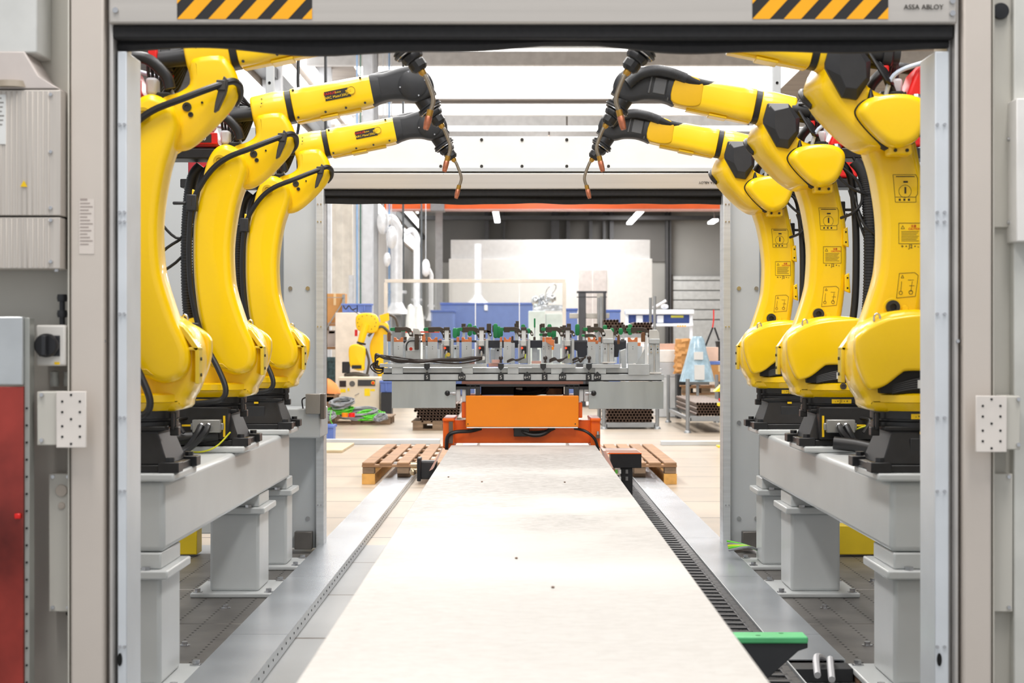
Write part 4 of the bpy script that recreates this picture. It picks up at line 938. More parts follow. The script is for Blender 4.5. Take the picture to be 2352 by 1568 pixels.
    # rear vertical conduits (left robots: hang behind the arm)
    mb = MB(); rr = MB()
    for (x, y, r_) in ((-.125, .1, .024), (-.075, .06, .016)):
        mb.tube([(x+.06, y, 1.22), (x+.02, y, 1.16), (x, y, 1.0), (x-.005, y, .8), (x+.002, y, .6), (x+.03, y, .42), (x+.05, y, .32)], r_, n=12)
    hp = cr([(-.065, .1, 1.22), (-.105, .1, 1.16), (-.125, .1, 1.0), (-.13, .1, .8), (-.123, .1, .6), (-.1, .1, .45)], 16)
    for i in range(0, len(hp)-1): 
        a, b_ = Vector(hp[i]), Vector(hp[i+1]); m_ = (a+b_)/2; d_ = (b_-a).normalized()*.003; rr.cyl(m_-d_, m_+d_, .0265, n=12)
    mb.build('rear_conduit', rubber, R); rr.build('conduit_ribs', blackp, R)
    # front cable: clamp at the elbow, over the arm, down its rear edge, loop at the base
    mb = MB().tube([q3 for q3 in ((.335, -.15, 1.325), (.28, -.18, 1.30), (.20, -.2, 1.265), (.10, -.2, 1.225), (.03, -.195, 1.17), (-.03, -.19, 1.08), (-.055, -.185, 1.0), (-.065, -.185, .85), (-.06, -.185, .7), (-.045, -.185, .6), (-.02, -.185, .5), (.02, -.2, .41), (.065, -.22, .33), (.10, -.24, .25), (.09, -.25, .205), (.04, -.25, .19), (-.07, -.23, .18))], .0125, n=10)
    mb.build('power_hose', rubber, R)
    cl = MB().box(.31, .342, -.167, -.12, 1.30, 1.335).prism([(.335, 1.35), (.35, 1.335), (.34, 1.29), (.315, 1.235), (.3, 1.225), (.305, 1.26), (.315, 1.3)], -.16, -.13); cl.build('hose_clamp', mat('clamp_dark', (60, 58, 56), .5), R, bevel=.003)
    for z, tx_ in ((1.035, True), (.49, False)):
        x = -.045 if z > 1 else -.035
        o = MB().box(x-.03, x+.016, -.205, -.16, z-.035, z+.035).box(x-.09, x-.03, -.19, -.18, z-.008, z+.006).build('cable_clip', blackp, R, bevel=.006)
        if tx_: MB().text('1', .04, face_m(x-.006, -.206, z)).build('clip_number', ink, o, smooth=False)
    mb = MB()
    for k, pts in enumerate((((-.06, .05, 1.15), (-.09, .08, 1.0), (-.16, .1, .9), (-.25, .1, .98), (-.3, .1, 1.1)), ((-.05, .06, 1.1), (-.13, .1, .85), (-.24, .1, .75)), ((-.07, .06, 1.1), (-.1, .12, .95), (-.22, .12, .86), (-.28, .12, .8)))):
        mb.tube(pts, .0065)
    mb.build('thin_cables', rubber, R)
    MB().tube([(.33, -.15, 1.325), (.362, -.13, 1.335), (.378, -.09, 1.325), (.372, -.05, 1.295), (.35, -.03, 1.27)], .0125, n=10).build('hose_end', rubber, R)
    if v > 0:
        for pts in (((.057, .11, 1.30), (.03, .13, 1.185), (-.033, .14, 1.11), (-.10, .13, 1.08), (-.155, .1, 1.07)), ((-.005, .1, 1.2), (-.08, .11, 1.13), (-.095, .11, 1.05), (-.06, .1, 1.0), (-.015, .05, .98)), ((-.06, .09, 1.24), (-.13, .1, 1.12), (-.165, .1, .98), (-.175, .1, .85))):
            MB().tube(pts, .0065).build('feeder_cable', rubber, R)
    return R
protos = {}
names = {('left', 0): 'nearest yellow welding robot on the left beam, forearm cut off by the door header', ('left', 1): 'middle yellow welding robot on the left beam, above the black connector panel', ('left', 2): 'farthest yellow welding robot on the left beam, lowest in the picture',
         ('right', 0): 'nearest yellow welding robot on the right beam, with caution labels on its big arm', ('right', 1): 'middle yellow welding robot on the right beam, plug panel on its black base', ('right', 2): 'farthest yellow welding robot on the right beam, beside the far door'}
for side, xc, rz in (('left', XL, 0), ('right', XR, PI)):
    plain = robot(side, False); pan = robot(side, True); third = copy_tree(plain)
    for o, y, i in ((plain, RY[0], 0), (pan, RY[1], 1), (third, RY[2], 2)):
        o.location = (xc, y, .77); o.rotation_euler = (0, 0, rz); tag(o, names[(side, i)], 'robot', 'welding robots on the %s beam' % side)

# ================================================================== CARRIAGE AND WELDING FIXTURE
D = 11.1
def X(px, d=None): return PX(px, d or D)
def Z(py, d=None): return PZ(py, d or D)
ca = empty('shuttle_carriage', (0, D, TZ), 'orange shuttle carriage at the far end of the track, carrying the fixture', 'carriage')
def ub(mb, a, b, c, d, y0, y1, mi=0):   # box from picture-plane measures at distance D
    return mb.box(X(a), X(b), y0, y1, Z(d)-TZ, Z(c)-TZ, mi)
mb = MB(); ub(mb, 1070, 1329, 908, 980, -.02, .02); mb.build('front_panel', orange, ca, bevel=.006)
mb = MB(); ub(mb, 1072, 1327, 980, 982.5, -.02, .12); mb.build('panel_edge', white, ca)
mb = MB(); ub(mb, 1060, 1338, 924, 960, .03, .6); ub(mb, 1074, 1104, 908.5, 924, .03, .5); ub(mb, 1297, 1327, 908.5, 924, .03, .5); mb.build('carriage_body', orange2, ca, bevel=.006)
mb = MB(); ub(mb, 1040, 1360, 966, 1019, .08, .14); mb.build('cross_beam', orange2, ca, bevel=.005)
for a, b_ in ((1017, 1043), (1357, 1379)):
    mb = MB(); ub(mb, a, b_, 963, 1030, .02, .5); ub(mb, a-1, b_+1, 960, 968, .0, .5); mb.build('side_housing', orange2, ca, bevel=.008)
mb = MB(); ub(mb, 1031, 1040, 968, 1018, .0, .03); ub(mb, 1369, 1378, 998, 1006, -.01, .03); mb.build('end_stop', mat('stop_brown', (110, 95, 85), .5, .3), ca)
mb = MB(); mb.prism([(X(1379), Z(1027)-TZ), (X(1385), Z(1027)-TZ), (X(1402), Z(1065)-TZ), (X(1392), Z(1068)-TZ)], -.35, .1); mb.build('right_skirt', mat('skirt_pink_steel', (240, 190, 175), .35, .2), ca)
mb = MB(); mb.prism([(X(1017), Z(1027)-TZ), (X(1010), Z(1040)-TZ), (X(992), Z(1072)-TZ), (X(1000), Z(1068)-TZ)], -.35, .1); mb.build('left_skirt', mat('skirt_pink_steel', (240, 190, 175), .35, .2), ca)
mb = MB(); mb.tube([(X(1375), .0, Z(1035)-TZ), (X(1366), -.01, Z(1008)-TZ), (X(1345), -.01, Z(990)-TZ), (X(1320), 0.04, Z(984)-TZ)], .009); mb.tube([(X(1026), .0, Z(1032)-TZ), (X(1028), -.01, Z(1003)-TZ), (X(1045), -.01, Z(992)-TZ), (X(1080), .02, Z(990)-TZ), (X(1105), .04, Z(984)-TZ)], .012)
mb.tube([(X(1190), .05, Z(985)-TZ), (X(1215), .03, Z(998)-TZ), (X(1245), .03, Z(998)-TZ), (X(1268), .05, Z(984)-TZ)], .014); mb.tube([(X(1180), .06, Z(985)-TZ), (X(1210), .05, Z(993)-TZ), (X(1250), .05, Z(992)-TZ), (X(1275), .05, Z(984)-TZ)], .01)
mb.build('carriage_hose', rubber, ca)
mb = MB(); ub(mb, 1180, 1216, 982, 1003, .03, .08); mb.build('junction_box', black, ca, bevel=.003)
mb = MB(); mb.cyl((X(1373), -.01, Z(998)-TZ), (X(1373), -.01, Z(990)-TZ), .008); mb.build('sensor_tip', chrome, ca)
mb = MB()
for px in (1075, 1321): mb.cyl((X(px), -.024, Z(973)-TZ), (X(px), -.019, Z(973)-TZ), .004, n=8)
mb.build('panel_screw', ink, ca)
# drive motor left, cable box right, down by the track
mo = empty('drive_motor', (X(990), D, .16), 'black drive motor beside the track at the left foot of the carriage', 'motor')
mb = MB(); mb.box(X(960)-X(990), X(962)-X(990)+.02, -.12, .02, Z(1102)-.16, Z(1049)-.16); mb.build('motor_flange', black, mo, bevel=.006)
mb = MB(); mb.box(X(965)-X(990), X(1005)-X(990), -.1, .02, Z(1098)-.16, Z(1056)-.16); mb.build('motor_body', blackp, mo, bevel=.012, seg=3)
mb = MB(); 
for z in (1066, 1078): mb.cyl((X(945)-X(990), -.06, Z(z)-.16), (X(962)-X(990), -.06, Z(z)-.16), .02, n=14)
mb.ball((X(950)-X(990), -.07, Z(1082)-.16), .022); mb.build('motor_connector', mat('connector_brass', (200, 180, 150), .3, .8), mo)
cbx = empty('cable_entry_box', (X(1437), D, 0), 'black cable entry box with orange lid where the energy chain ends', 'cable box')
mb = MB(); mb.box(X(1402)-X(1437), X(1473)-X(1437), -.02, .15, Z(1074), Z(1041)); mb.build('box_front', black, cbx, bevel=.003)
mb = MB(); mb.prism([(X(1386)-X(1437), Z(1033)), (X(1462)-X(1437), Z(1033)), (X(1473)-X(1437), Z(1040)), (X(1402)-X(1437), Z(1040))], -.02, .2); mb.build('lid', mat('lid_peach', (240, 205, 190), .35), cbx)
mb = MB(); mb.box(X(1395)-X(1437), X(1473)-X(1437), -.024, -.018, Z(1041.5), Z(1039.5)); mb.build('orange_edge', orange2, cbx)
mb = MB(); mb.box(X(1425)-X(1437), X(1453)-X(1437), -.0, .12, .1, Z(1074)); mb.build('chain_riser', black, cbx, bevel=.003)
cols_ = [(235, 120, 40), (90, 190, 60), (220, 220, 220), (30, 30, 30), (120, 120, 120)]
for j, py in enumerate((1078, 1094)):
    for k in range(5):
        mb = MB()
        for q in range(2):
            x = X(1406+k*8+q*3)-X(1437); mb.cyl((x, -.01, Z(py+9)), (x, -.01, Z(py)), .004, n=6)
        mb.build('cable_group', mat('wire_%d' % k, cols_[(k+j) % 5], .5), cbx)

fx = empty('welding_fixture', (0, D, TZ), 'long aluminium welding fixture with copper blocks, toggle clamps and numbered tags', 'welding fixture')
mb = MB(); ub(mb, 877, 1525, 859, 873, .0, .05); mb.build('lower_rail', alum, fx, bevel=.002)
mb = MB(); ub(mb, 880, 1452, 845, 858, .03, .09); ub(mb, 880, 1452, 856, 859, .02, .06, 1); mb.build('middle_channel', [alum, dark], fx, bevel=.002)
for a, b_, c, d in ((872, 1118, 835, 843), (1157, 1222, 836, 844), (1222, 1322, 836, 845), (1340, 1424, 836, 845), (1443, 1492, 836, 861)):
    mb = MB(); ub(mb, a, b_, c, d, -.01, .06); mb.build('upper_rail', alum, fx, bevel=.002)
for a, b_ in ((900, 925), (1061, 1086), (1166, 1191), (1266, 1291), (1367, 1392)):
    mb = MB(); ub(mb, a, b_, 843, 858, .005, .03); mb.build('rail_clip', mat('clip_pale', (205, 210, 212), .4, .3), fx)
mb = MB(); ub(mb, 877, 1525, 848, 850, .1, .9); mb.build('base_table', alum, fx)
mb = MB(); ub(mb, 877, 1525, 858, 874, .78, .84); mb.build('rear_rail', alum, fx)
for a, b_, c, d in ((900, 1047, 874, 937), (1352, 1524, 876, 939)):
    mb = MB(); ub(mb, a, b_, c, d, .0, .02); mb.build('side_plate', sheet, fx, bevel=.002)
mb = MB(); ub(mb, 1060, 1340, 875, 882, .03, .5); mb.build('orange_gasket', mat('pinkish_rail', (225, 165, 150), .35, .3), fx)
mb = MB(); ub(mb, 1047, 1352, 882, 888, -.0, .1); ub(mb, 1047, 1072, 882, 894, .0, .1); ub(mb, 1330, 1352, 882, 894, .0, .1); ub(mb, 1070, 1080, 884, 908, 0, .06); ub(mb, 1092, 1103, 884, 908, 0, .06); ub(mb, 1080, 1092, 884, 893, 0, .06)
ub(mb, 1297, 1307, 884, 908, 0, .06); ub(mb, 1318, 1330, 884, 908, 0, .06); ub(mb, 1307, 1318, 884, 893, 0, .06); mb.build('black_frame', mat('frame_black', (52, 53, 56), .4), fx, bevel=.002)
mb = MB(); ub(mb, 1103, 1297, 888, 908, .2, .5, 0); ub(mb, 1106, 1180, 888, 908, .12, .2, 0); mb.build('inner_mechanism', [dark], fx)
mb = MB(); ub(mb, 1185, 1200, 892, 905, .18, .2, 0); ub(mb, 1178, 1210, 890, 906, .2, .22, 1); ub(mb, 1256, 1292, 893, 908, .1, .18, 2); mb.build('inner_bracket', [white, orange2, rust], fx)
mb = MB(); mb.tube([(X(1185), .15, Z(900)-TZ), (X(1215), .12, Z(904)-TZ), (X(1240), .12, Z(898)-TZ), (X(1252), .14, Z(888)-TZ)], .014); mb.tube([(X(1180), .13, Z(908)-TZ), (X(1230), .1, Z(907)-TZ), (X(1254), .1, Z(900)-TZ), (X(1262), .1, Z(888)-TZ)], .006); mb.build('inner_hose', rubber, fx)
for a in (1047, 1061, 1330, 1342):
    mb = MB(); ub(mb, a, a+10, 894, 922, .02, .06); mb.build('guide_pillar', mat('pillar_white', (225, 228, 230), .3, .2), fx, bevel=.002)
for x0_, dx in ((1028, -1), (1363, 1)):
    mb = MB(); mb.ball((X(x0_), -.03, Z(902.5)-TZ), .0175, 16); k_ = mb.build('ball_knob', black, fx)
    mb = MB(); mb.cyl((X(x0_), -.03, Z(902.5)-TZ), (X(x0_-dx*17), -.03, Z(902.5)-TZ), .006); mb.cyl((X(x0_-dx*12), -.03, Z(902.5)-TZ), (X(x0_-dx*19), -.03, Z(902.5)-TZ), .012); mb.build('plunger', chrome, k_)
# numbered arrow tags
tagm = mat('tag_black', (45, 47, 50), .5)
for px, t in ((981, '5'), (1061, '6+7'), (1150.5, '5'), (1211, '6+7'), (1251, '5'), (1292, '6+7'), (1352, '5'), (1372, '6+7')):
    w = 6.5 if t == '5' else 8.2; z0, z1, z2 = Z(873)-TZ, Z(860)-TZ, Z(853)-TZ
    mb = MB(); mb.prism([(X(px-w), z0), (X(px+w), z0), (X(px+w), z1), (X(px), z2), (X(px-w), z1)], -.008, -.001); o = mb.build('number_tag', tagm, fx, smooth=False)
    MB().text(t, .031 if t == '5' else .024, face_m(X(px), -.009, Z(866.5)-TZ)).build('number_lettering', labelw, o, smooth=False)
for px in (981, 1150.5, 1247.5, 1352.5):
    mb = MB(); mb.prism([(X(px-6.5), Z(835)-TZ), (X(px+6.5), Z(835)-TZ), (X(px+6.5), Z(844)-TZ), (X(px), Z(851)-TZ), (X(px-6.5), Z(844)-TZ)], -.02, -.011); mb.build('pointer_tag', tagm, fx, smooth=False)
for px in (1150.5, 1252.5, 1353):
    mb = MB(); mb.ball((X(px), .0, Z(822)-TZ), .0145, 14); mb.lathe([(0, 0), (.009, 0), (.006, .02), (0, .02)], (X(px), 0, Z(833)-TZ)); mb.build('index_knob', mat('knob_brown_black', (62, 54, 52), .35), fx)
# copper support posts
def post(px0, px1, y, top=785, cop=774, shape='v', d2=0):
    mb = MB(); ub(mb, px0, px1, top, 834, y, y+.05); mb.cyl(((X(px0)+X(px1))/2, y-.002, Z(796)-TZ), ((X(px0)+X(px1))/2, y+.001, Z(796)-TZ), .0025, n=8, mi=1); mb.cyl(((X(px0)+X(px1))/2, y-.002, Z(801)-TZ), ((X(px0)+X(px1))/2, y+.001, Z(801)-TZ), .0025, n=8, mi=1)
    p = mb.build('support_post', [alum, hole], fx, bevel=.002)
    a, b_, zt, zb = X(px0), X(px1), Z(cop)-TZ, Z(top)-TZ; m = (a+b_)/2; w = b_-a; h = zt-zb
    if shape == 'v': pts = [(a, zb), (b_, zb), (b_, zt), (b_-w*.2, zt), (m+w*.12, zb+h*.5), (m-w*.12, zb+h*.5), (a+w*.2, zt), (a, zt)]
    elif shape == 'r': pts = [(a, zb), (b_, zb), (b_, zt)]+[(m+w*.25*math.cos(t*PI/6), zt-h*.1-abs(w*.25*math.sin(t*PI/6))) for t in range(7)]+[(a, zt)]
    else: pts = [(a, zb), (b_, zb), (b_, zt), (a, zt)]
    MB().prism(pts, y, y+.045).build('copper_block', copperb, p, bevel=.0015)
for a, b_, y, sh in ((904, 925, .02, 'r'), (982, 1004, .02, 'v'), (1060, 1083, .02, 'v'), (1157, 1174, .02, 'v'), (1351, 1368, .02, 'v'), (1443, 1465, .02, 'r'),
                    (970, 976, .04, 'b'), (1048, 1054, .04, 'b'), (1148, 1153, .04, 'b'), (1246, 1252, .04, 'b'), (1253, 1268, .03, 'b'), (1376, 1381, .05, 'b'), (1075, 1082, .1, 'b')):
    post(a, b_, y, shape=sh)
mb = MB(); mb.prism([(X(1254), Z(780)-TZ), (X(1273), Z(780)-TZ), (X(1273), Z(797)-TZ), (X(1254), Z(785)-TZ)], -.02, .02); mb.build('copper_guide', copperb, fx, bevel=.001)
# clamp towers
def tower(px, y=.0):
    mb = MB(); ub(mb, px-12, px+14, 781, 834, y+.03, y+.07); ub(mb, px+9, px+15, 778, 836, y, y+.08); ub(mb, px-13, px-9, 790, 834, y+.01, y+.05)
    t_ = mb.build('clamp_tower', alum, fx, bevel=.002)
    mb = MB(); ub(mb, px-7, px+6, 782, 794, y-.01, y+.03); mb.build('spring_block', mat('spring_block_grey', (215, 216, 214), .35, .4), t_, bevel=.002)
    mb = MB(); ub(mb, px-5, px+5, 758, 782, y, y+.03); mb.build('white_slide', mat('slide_white', (238, 240, 240), .3), t_, bevel=.002)
    mb = MB(); ub(mb, px-6.5, px+6.5, 751, 758, y-.01, y+.04); ub(mb, px-9, px-5, 758, 779, y, y+.02); ub(mb, px+5, px+9, 758, 779, y, y+.02); mb.build('clamp_jaw', brown, t_, bevel=.002)
    mb = MB()
    for dx in (-7, 7):
        for py in (766, 777): mb.cyl((X(px+dx), y-.006, Z(py)-TZ), (X(px+dx), y+.002, Z(py)-TZ), .005, n=8)
    for dx in (-5, 4):
        for py in (784, 788, 792): mb.cyl((X(px+dx), y-.012, Z(py)-TZ), (X(px+dx), y-.009, Z(py)-TZ), .0018, n=6)
    mb.build('pin', chrome, t_)
    mb = MB(); ub(mb, px-5, px+6, 796, 812, y+.005, y+.03); mb.build('valve_body', black, t_)
    mb = MB(); mb.ball((X(px-4), y, Z(799)-TZ), .007, 8); mb.build('status_led', mat('led_red', (255, 60, 30), .4, emit=1.5), t_)
    mb = MB(); mb.lathe([(0, 0), (.008, 0), (.009, .02), (.006, .035), (0, .035)], (X(px), y-.005, Z(818)-TZ)); mb.build('air_fitting', chrome, t_)
for px in (1026, 1106, 1203, 1304): tower(px)
# toggle clamps (green grip, dark arm, link plate)
def toggle(px, py, y, flip=False, sc=1.):
    f = -1 if flip else 1
    def u(dx): return X(px+f*dx*sc)
    def w(dy): return Z(py+dy*sc)-TZ
    mb = MB(); mb.prism([(u(11), w(-5.5)), (u(38), w(-5.5)), (u(47), w(-2)), (u(52), w(8)), (u(53), w(15)), (u(51), w(17)), (u(45), w(16.5)), (u(41), w(8)), (u(36), w(3.5)), (u(25), w(3.5)), (u(25), w(7)), (u(11), w(7))], y, y+.02)
    t_ = mb.build('toggle_clamp', brown, fx, bevel=.002)
    MB().prism([(u(0), w(-1)), (u(2), w(-4)), (u(11), w(-4)), (u(11), w(4)), (u(2), w(4)), (u(0), w(1))], y-.004, y+.024).prism([(u(22), w(1)), (u(36), w(1)), (u(36), w(5)), (u(22), w(5))], y+.001, y+.021).build('green_grip', green, t_, bevel=.002)
    MB().box(min(u(45), u(50)), max(u(45), u(50)), y-.004, y, w(12), w(7)).build('pivot_plate', labelw, t_)
for px, py in ((895, 756), (972, 756), (1051, 756), (1146, 756), (1242.5, 756), (1339, 756), (1439, 757)): toggle(px, py, .03)
for px, py, y in ((1090, 760, .5), (1190, 759, .55), (1290, 760, .5), (1395, 762, .55), (1240, 768, .35), (1340, 770, .35)): toggle(px, py, y, False, .7)
# upright green handles and rear dark jaws
for px, py, h, y in ((1041, 752, 24, .3), (1047, 752, 20, .34), (1075, 741, 30, .4), (1086, 746, 22, .45), (1137, 742, 34, .25), (1144, 748, 28, .3), (1149, 751, 22, .33), (1202, 743, 22, .4), (1214, 753, 12, .3), (1264, 743, 30, .3), (1275, 756, 20, .35), (1329, 743, 27, .25), (1395, 745, 12, .3), (1413, 752, 12, .4), (1434, 752, 16, .4), (1454, 743, 26, .3)):
    mb = MB(); a = Z(py)-TZ; b_ = Z(py+h)-TZ
    mb.loft([[(X(px)+r*.0145*cx, y+r*.008*cy, z) for cx, cy in ((-1, -1), (1, -1), (1, 1), (-1, 1))] for r, z in ((.55, b_), (1, b_+.01), (1, a-.012), (.6, a))]); mb.build('upright_handle', green, fx, bevel=.003)
for px, py, h, w, y in ((1059, 741, 20, 10, .5), (1069, 745, 14, 5, .5), (1120, 741, 22, 11, .5), (1131, 745, 16, 6, .5), (1188, 735, 28, 8, .45), (1184, 741, 22, 6, .46), (1244, 743, 18, 5, .5), (1249, 741, 22, 10, .5), (1301, 745, 12, 9, .5), (1312, 741, 20, 10, .5), (1293, 748, 10, 7, .4), (1348, 749, 16, 8, .5), (1360, 746, 14, 9, .5), (1377, 741, 20, 10, .5), (1420, 745, 24, 9, .5), (1443, 743, 18, 7, .5), (1230, 728, 22, 4, .6)):
    mb = MB(); ub(mb, px-w/2, px+w/2, py, py+h, y, y+.03); o = mb.build('rear_jaw', green if w == 4 else brown, fx, bevel=.002)
    mb = MB(); ub(mb, px-w*.3, px+w*.35, py+h, 800, y+.01, y+.05); mb.build('jaw_carrier', alum, o, bevel=.002)
# hooked dark levers, side shields, front brackets
mb = MB(); ub(mb, 952, 962, 767, 803, .0, .02); ub(mb, 952, 972, 767, 771, .0, .02); mb.build('hook_lever', brown, fx, bevel=.004)
mb = MB(); ub(mb, 969, 976, 767, 784, .01, .03); mb.build('copper_tip', copperb, fx)
mb = MB(); mb.prism([(X(927), Z(790)-TZ), (X(940), Z(774)-TZ), (X(965), Z(774)-TZ), (X(965), Z(830)-TZ), (X(932), Z(830)-TZ)], .04, .06); mb.build('bracket_plate', alum, fx, bevel=.003)
mb = MB(); mb.tube([(X(933), .03, Z(805)-TZ), (X(933), .03, Z(792)-TZ), (X(941), .03, Z(783)-TZ), (X(963), .03, Z(783)-TZ)], .004); mb.build('bent_hose', rubber, fx)
mb = MB(); mb.prism([(X(880), Z(768)-TZ), (X(887), Z(768)-TZ), (X(887), Z(815)-TZ), (X(896), Z(830)-TZ), (X(880), Z(834)-TZ)], .02, .06); mb.build('end_plate', mat('end_plate_pale', (205, 210, 214), .35, .3), fx)
for a, b_, t_ in ((889, 897, 762), (1473, 1482, 763), (1418, 1424, 768)):
    mb = MB(); mb.prism([(X(a), Z(t_+4)-TZ), (X(a+3), Z(t_)-TZ), (X(b_-1), Z(t_)-TZ), (X(b_), Z(t_+6)-TZ), (X(b_), Z(t_+22)-TZ), (X(a), Z(t_+22)-TZ)], .01, .03); mb.build('side_jaw', mat('jaw_brown', (125, 85, 55), .5, .3), fx, bevel=.002)
def bracket(pa, pb, pt, pbm):
    mb = MB(); mb.prism([(X(pa+2), Z(pt)-TZ), (X(pb-6), Z(pt)-TZ), (X(pb-1), Z(pt+7)-TZ), (X(pb), Z(pt+22)-TZ), (X(pa), Z(pt+22)-TZ)], .03, .06); o = mb.build('arm_bracket', mat('arm_bracket_pale', (215, 213, 208), .4, .2), fx, bevel=.003)
    mb = MB(); ub(mb, pa, pb, pt+21, pt+32, .01, .07); mb.build('head_block', alum, o, bevel=.003)
    for a, b_ in ((pa, pa+(pb-pa)*.42), (pa+(pb-pa)*.58, pb)):
        mb = MB(); ub(mb, a, b_, pt+32, pbm, .02, .06); mb.build('leg_plate', alum, o, bevel=.003)
    mb = MB(); ub(mb, pa+(pb-pa)*.42, pa+(pb-pa)*.58, pt+32, pbm, .03, .07); ub(mb, pa-1, pb+3, pbm-3, pbm, -.01, .08); mb.build('web', mat('web_pale', (228, 224, 218), .4, .1), o, bevel=.002)
    mb = MB()
    for q in (.2, .8):
        for dy in (38, 52): mb.cyl((X(pa+(pb-pa)*q), .013, Z(pt+dy)-TZ), (X(pa+(pb-pa)*q), .021, Z(pt+dy)-TZ), .006, n=8)
    mb.build('hex_bolt', chrome, o)
    mb = MB()
    for q in (.2, .8): mb.cyl((X(pa+(pb-pa)*q), .018, Z(pt+45)-TZ), (X(pa+(pb-pa)*q), .0195, Z(pt+45)-TZ), .0045, n=8)
    mb.build('dowel_hole', hole, o)
bracket(1385, 1410, 756, 834); bracket(1491, 1516, 757, 858)
mb = MB(); mb.prism([(X(948), Z(753)-TZ), (X(960), Z(754)-TZ), (X(966), Z(765)-TZ), (X(966), Z(778)-TZ), (X(945), Z(778)-TZ)], .05, .07); mb.build('arm_bracket', mat('arm_bracket_pale', (215, 213, 208), .4, .2), fx, bevel=.003)
mb = MB(); mb.prism([(X(1482), Z(800)-TZ), (X(1482), Z(836)-TZ), (X(1462), Z(836)-TZ)], .03, .05); mb.build('gusset', alum, fx)
mb = MB(); ub(mb, 1482, 1488, 770, 860, .02, .09); mb.build('end_upright', mat('slide_white', (238, 240, 240), .3), fx, bevel=.002)
mb = MB(); mb.prism([(X(1426), Z(806)-TZ), (X(1440), Z(800)-TZ), (X(1441), Z(845)-TZ), (X(1431), Z(845)-TZ)], .1, .14); mb.build('pale_upright', alum, fx, bevel=.003)
# dark box beam behind, with wide black plates
mb = MB(); ub(mb, 1119, 1247, 781, 799, .2, .26); ub(mb, 1313, 1352, 781, 800, .2, .26); ub(mb, 905, 1120, 781, 786, .3, .35); ub(mb, 1410, 1443, 781, 801, .2, .26); mb.build('box_beam', mat('beam_blueblack', (38, 40, 48), .4), fx, bevel=.003)
mb = MB(); mb.prism([(X(1318), Z(784)-TZ), (X(1351), Z(784)-TZ), (X(1351), Z(815)-TZ), (X(1345), Z(821)-TZ), (X(1329), Z(821)-TZ), (X(1328), Z(806)-TZ), (X(1318), Z(802)-TZ)], .18, .2)
mb.prism([(X(1408), Z(784)-TZ), (X(1442), Z(784)-TZ), (X(1442), Z(802)-TZ), (X(1426), Z(803)-TZ), (X(1424), Z(820)-TZ), (X(1408), Z(821)-TZ)], .18, .2); mb.build('black_plate', mat('beam_blueblack', (38, 40, 48), .4), fx, bevel=.002)
for px in (1130, 1235, 1340, 950, 1000, 1080): 
    mb = MB(); ub(mb, px-6, px+6, 802, 836, .3, .36); mb.build('rear_bracket', alum, fx, bevel=.002)
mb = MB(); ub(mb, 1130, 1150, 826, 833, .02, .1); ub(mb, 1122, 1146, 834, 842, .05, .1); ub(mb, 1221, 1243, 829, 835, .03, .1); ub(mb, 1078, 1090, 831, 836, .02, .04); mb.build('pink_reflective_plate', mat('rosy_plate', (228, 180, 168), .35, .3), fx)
random.seed(11)
for k in range(34):
    px = 905+k*17.2+random.uniform(-4, 4); w_ = random.uniform(4, 9); py = random.uniform(786, 800); y = random.uniform(.12, .6)
    mb = MB(); ub(mb, px-w_, px+w_, py, 836, y, y+.04); o = mb.build('rear_bracket', alum, fx, bevel=.002)
    if k % 3 == 0: mb = MB(); ub(mb, px-w_*.6, px+w_*.6, py-8, py, y, y+.03); mb.build('copper_tip', copperb, o, bevel=.001)
    elif k % 3 == 1: mb = MB(); ub(mb, px-w_*.5, px+w_*.4, py-16, py, y, y+.03); mb.build('rear_jaw', brown, o, bevel=.002)
    else: mb = MB(); mb.cyl((X(px), y-.004, Z(py+8)-TZ), (X(px), y+.001, Z(py+8)-TZ), .006, n=10); mb.build('dowel_hole', hole, o)
random.seed(3)
mb = MB()
for k in range(9):
    o_ = random.uniform(-.02, .01); r_ = random.uniform(-.016, .016); q_ = random.uniform(-1, 1)*.012
    mb.tube([(X(862), .03+o_, Z(836)-TZ+r_), (X(864), -.01+o_, Z(818)-TZ+r_), (X(885), -.02+o_, Z(820)-TZ+q_), (X(915), -.02-o_, Z(826)-TZ-r_), (X(960), -.025+o_, Z(829)-TZ+q_), (X(1010), -.02+o_, Z(828)-TZ+r_*.8), (X(1055), -.02+o_, Z(829)-TZ+r_), (X(1085), -.02+o_, Z(825)-TZ+r_), (X(1108), -.01+o_, Z(818+k*.8)-TZ)], .0048)
mb.build('cable_harness', mat('harness_brown', (52, 42, 36), .35), fx)
mb = MB()
for k in range(7):
    o_ = random.uniform(-.02, .02); r_ = random.uniform(-.025, .025)
    mb.tube([(X(868), .0+o_, Z(828)-TZ), (X(858)+r_, .0+o_, Z(836+k)-TZ), (X(862), .01, Z(848)-TZ+r_), (X(874), .02, Z(850)-TZ+r_), (X(884), .05, Z(848)-TZ)], .0048)
mb.build('cable_loop', mat('harness_brown', (52, 42, 36), .35), fx)
for x0_, x1_ in ((1165, 1205), (1262, 1302), (1315, 1345)):
    mb = MB()
    for k in range(5):
        r_ = random.uniform(-.012, .012)
        mb.tube([(X(x0_), -.01, Z(830)-TZ+r_), (X(x0_+12), -.02, Z(825)-TZ+r_), (X((x0_+x1_)/2+3), -.015, Z(827)-TZ-r_), (X(x1_), -.01, Z(820)-TZ+r_*.5)], .0045)
    mb.build('short_harness', mat('harness_brown', (70, 58, 50), .35), fx)
for px, py, m_ in ((1030, 814, mat('yellow_disc', (225, 190, 70), .5)), (1110, 822, labelw)):
    mb = MB(); mb.cyl((X(px), -.03, Z(py)-TZ), (X(px), -.026, Z(py)-TZ), .013, n=16); mb.build('round_tag', m_, fx)
mb = MB()
for px in (1024, 1206, 1306): mb.bar((X(px), -.02, Z(823)-TZ), (X(px+1), -.02, Z(813)-TZ), .006, .006)
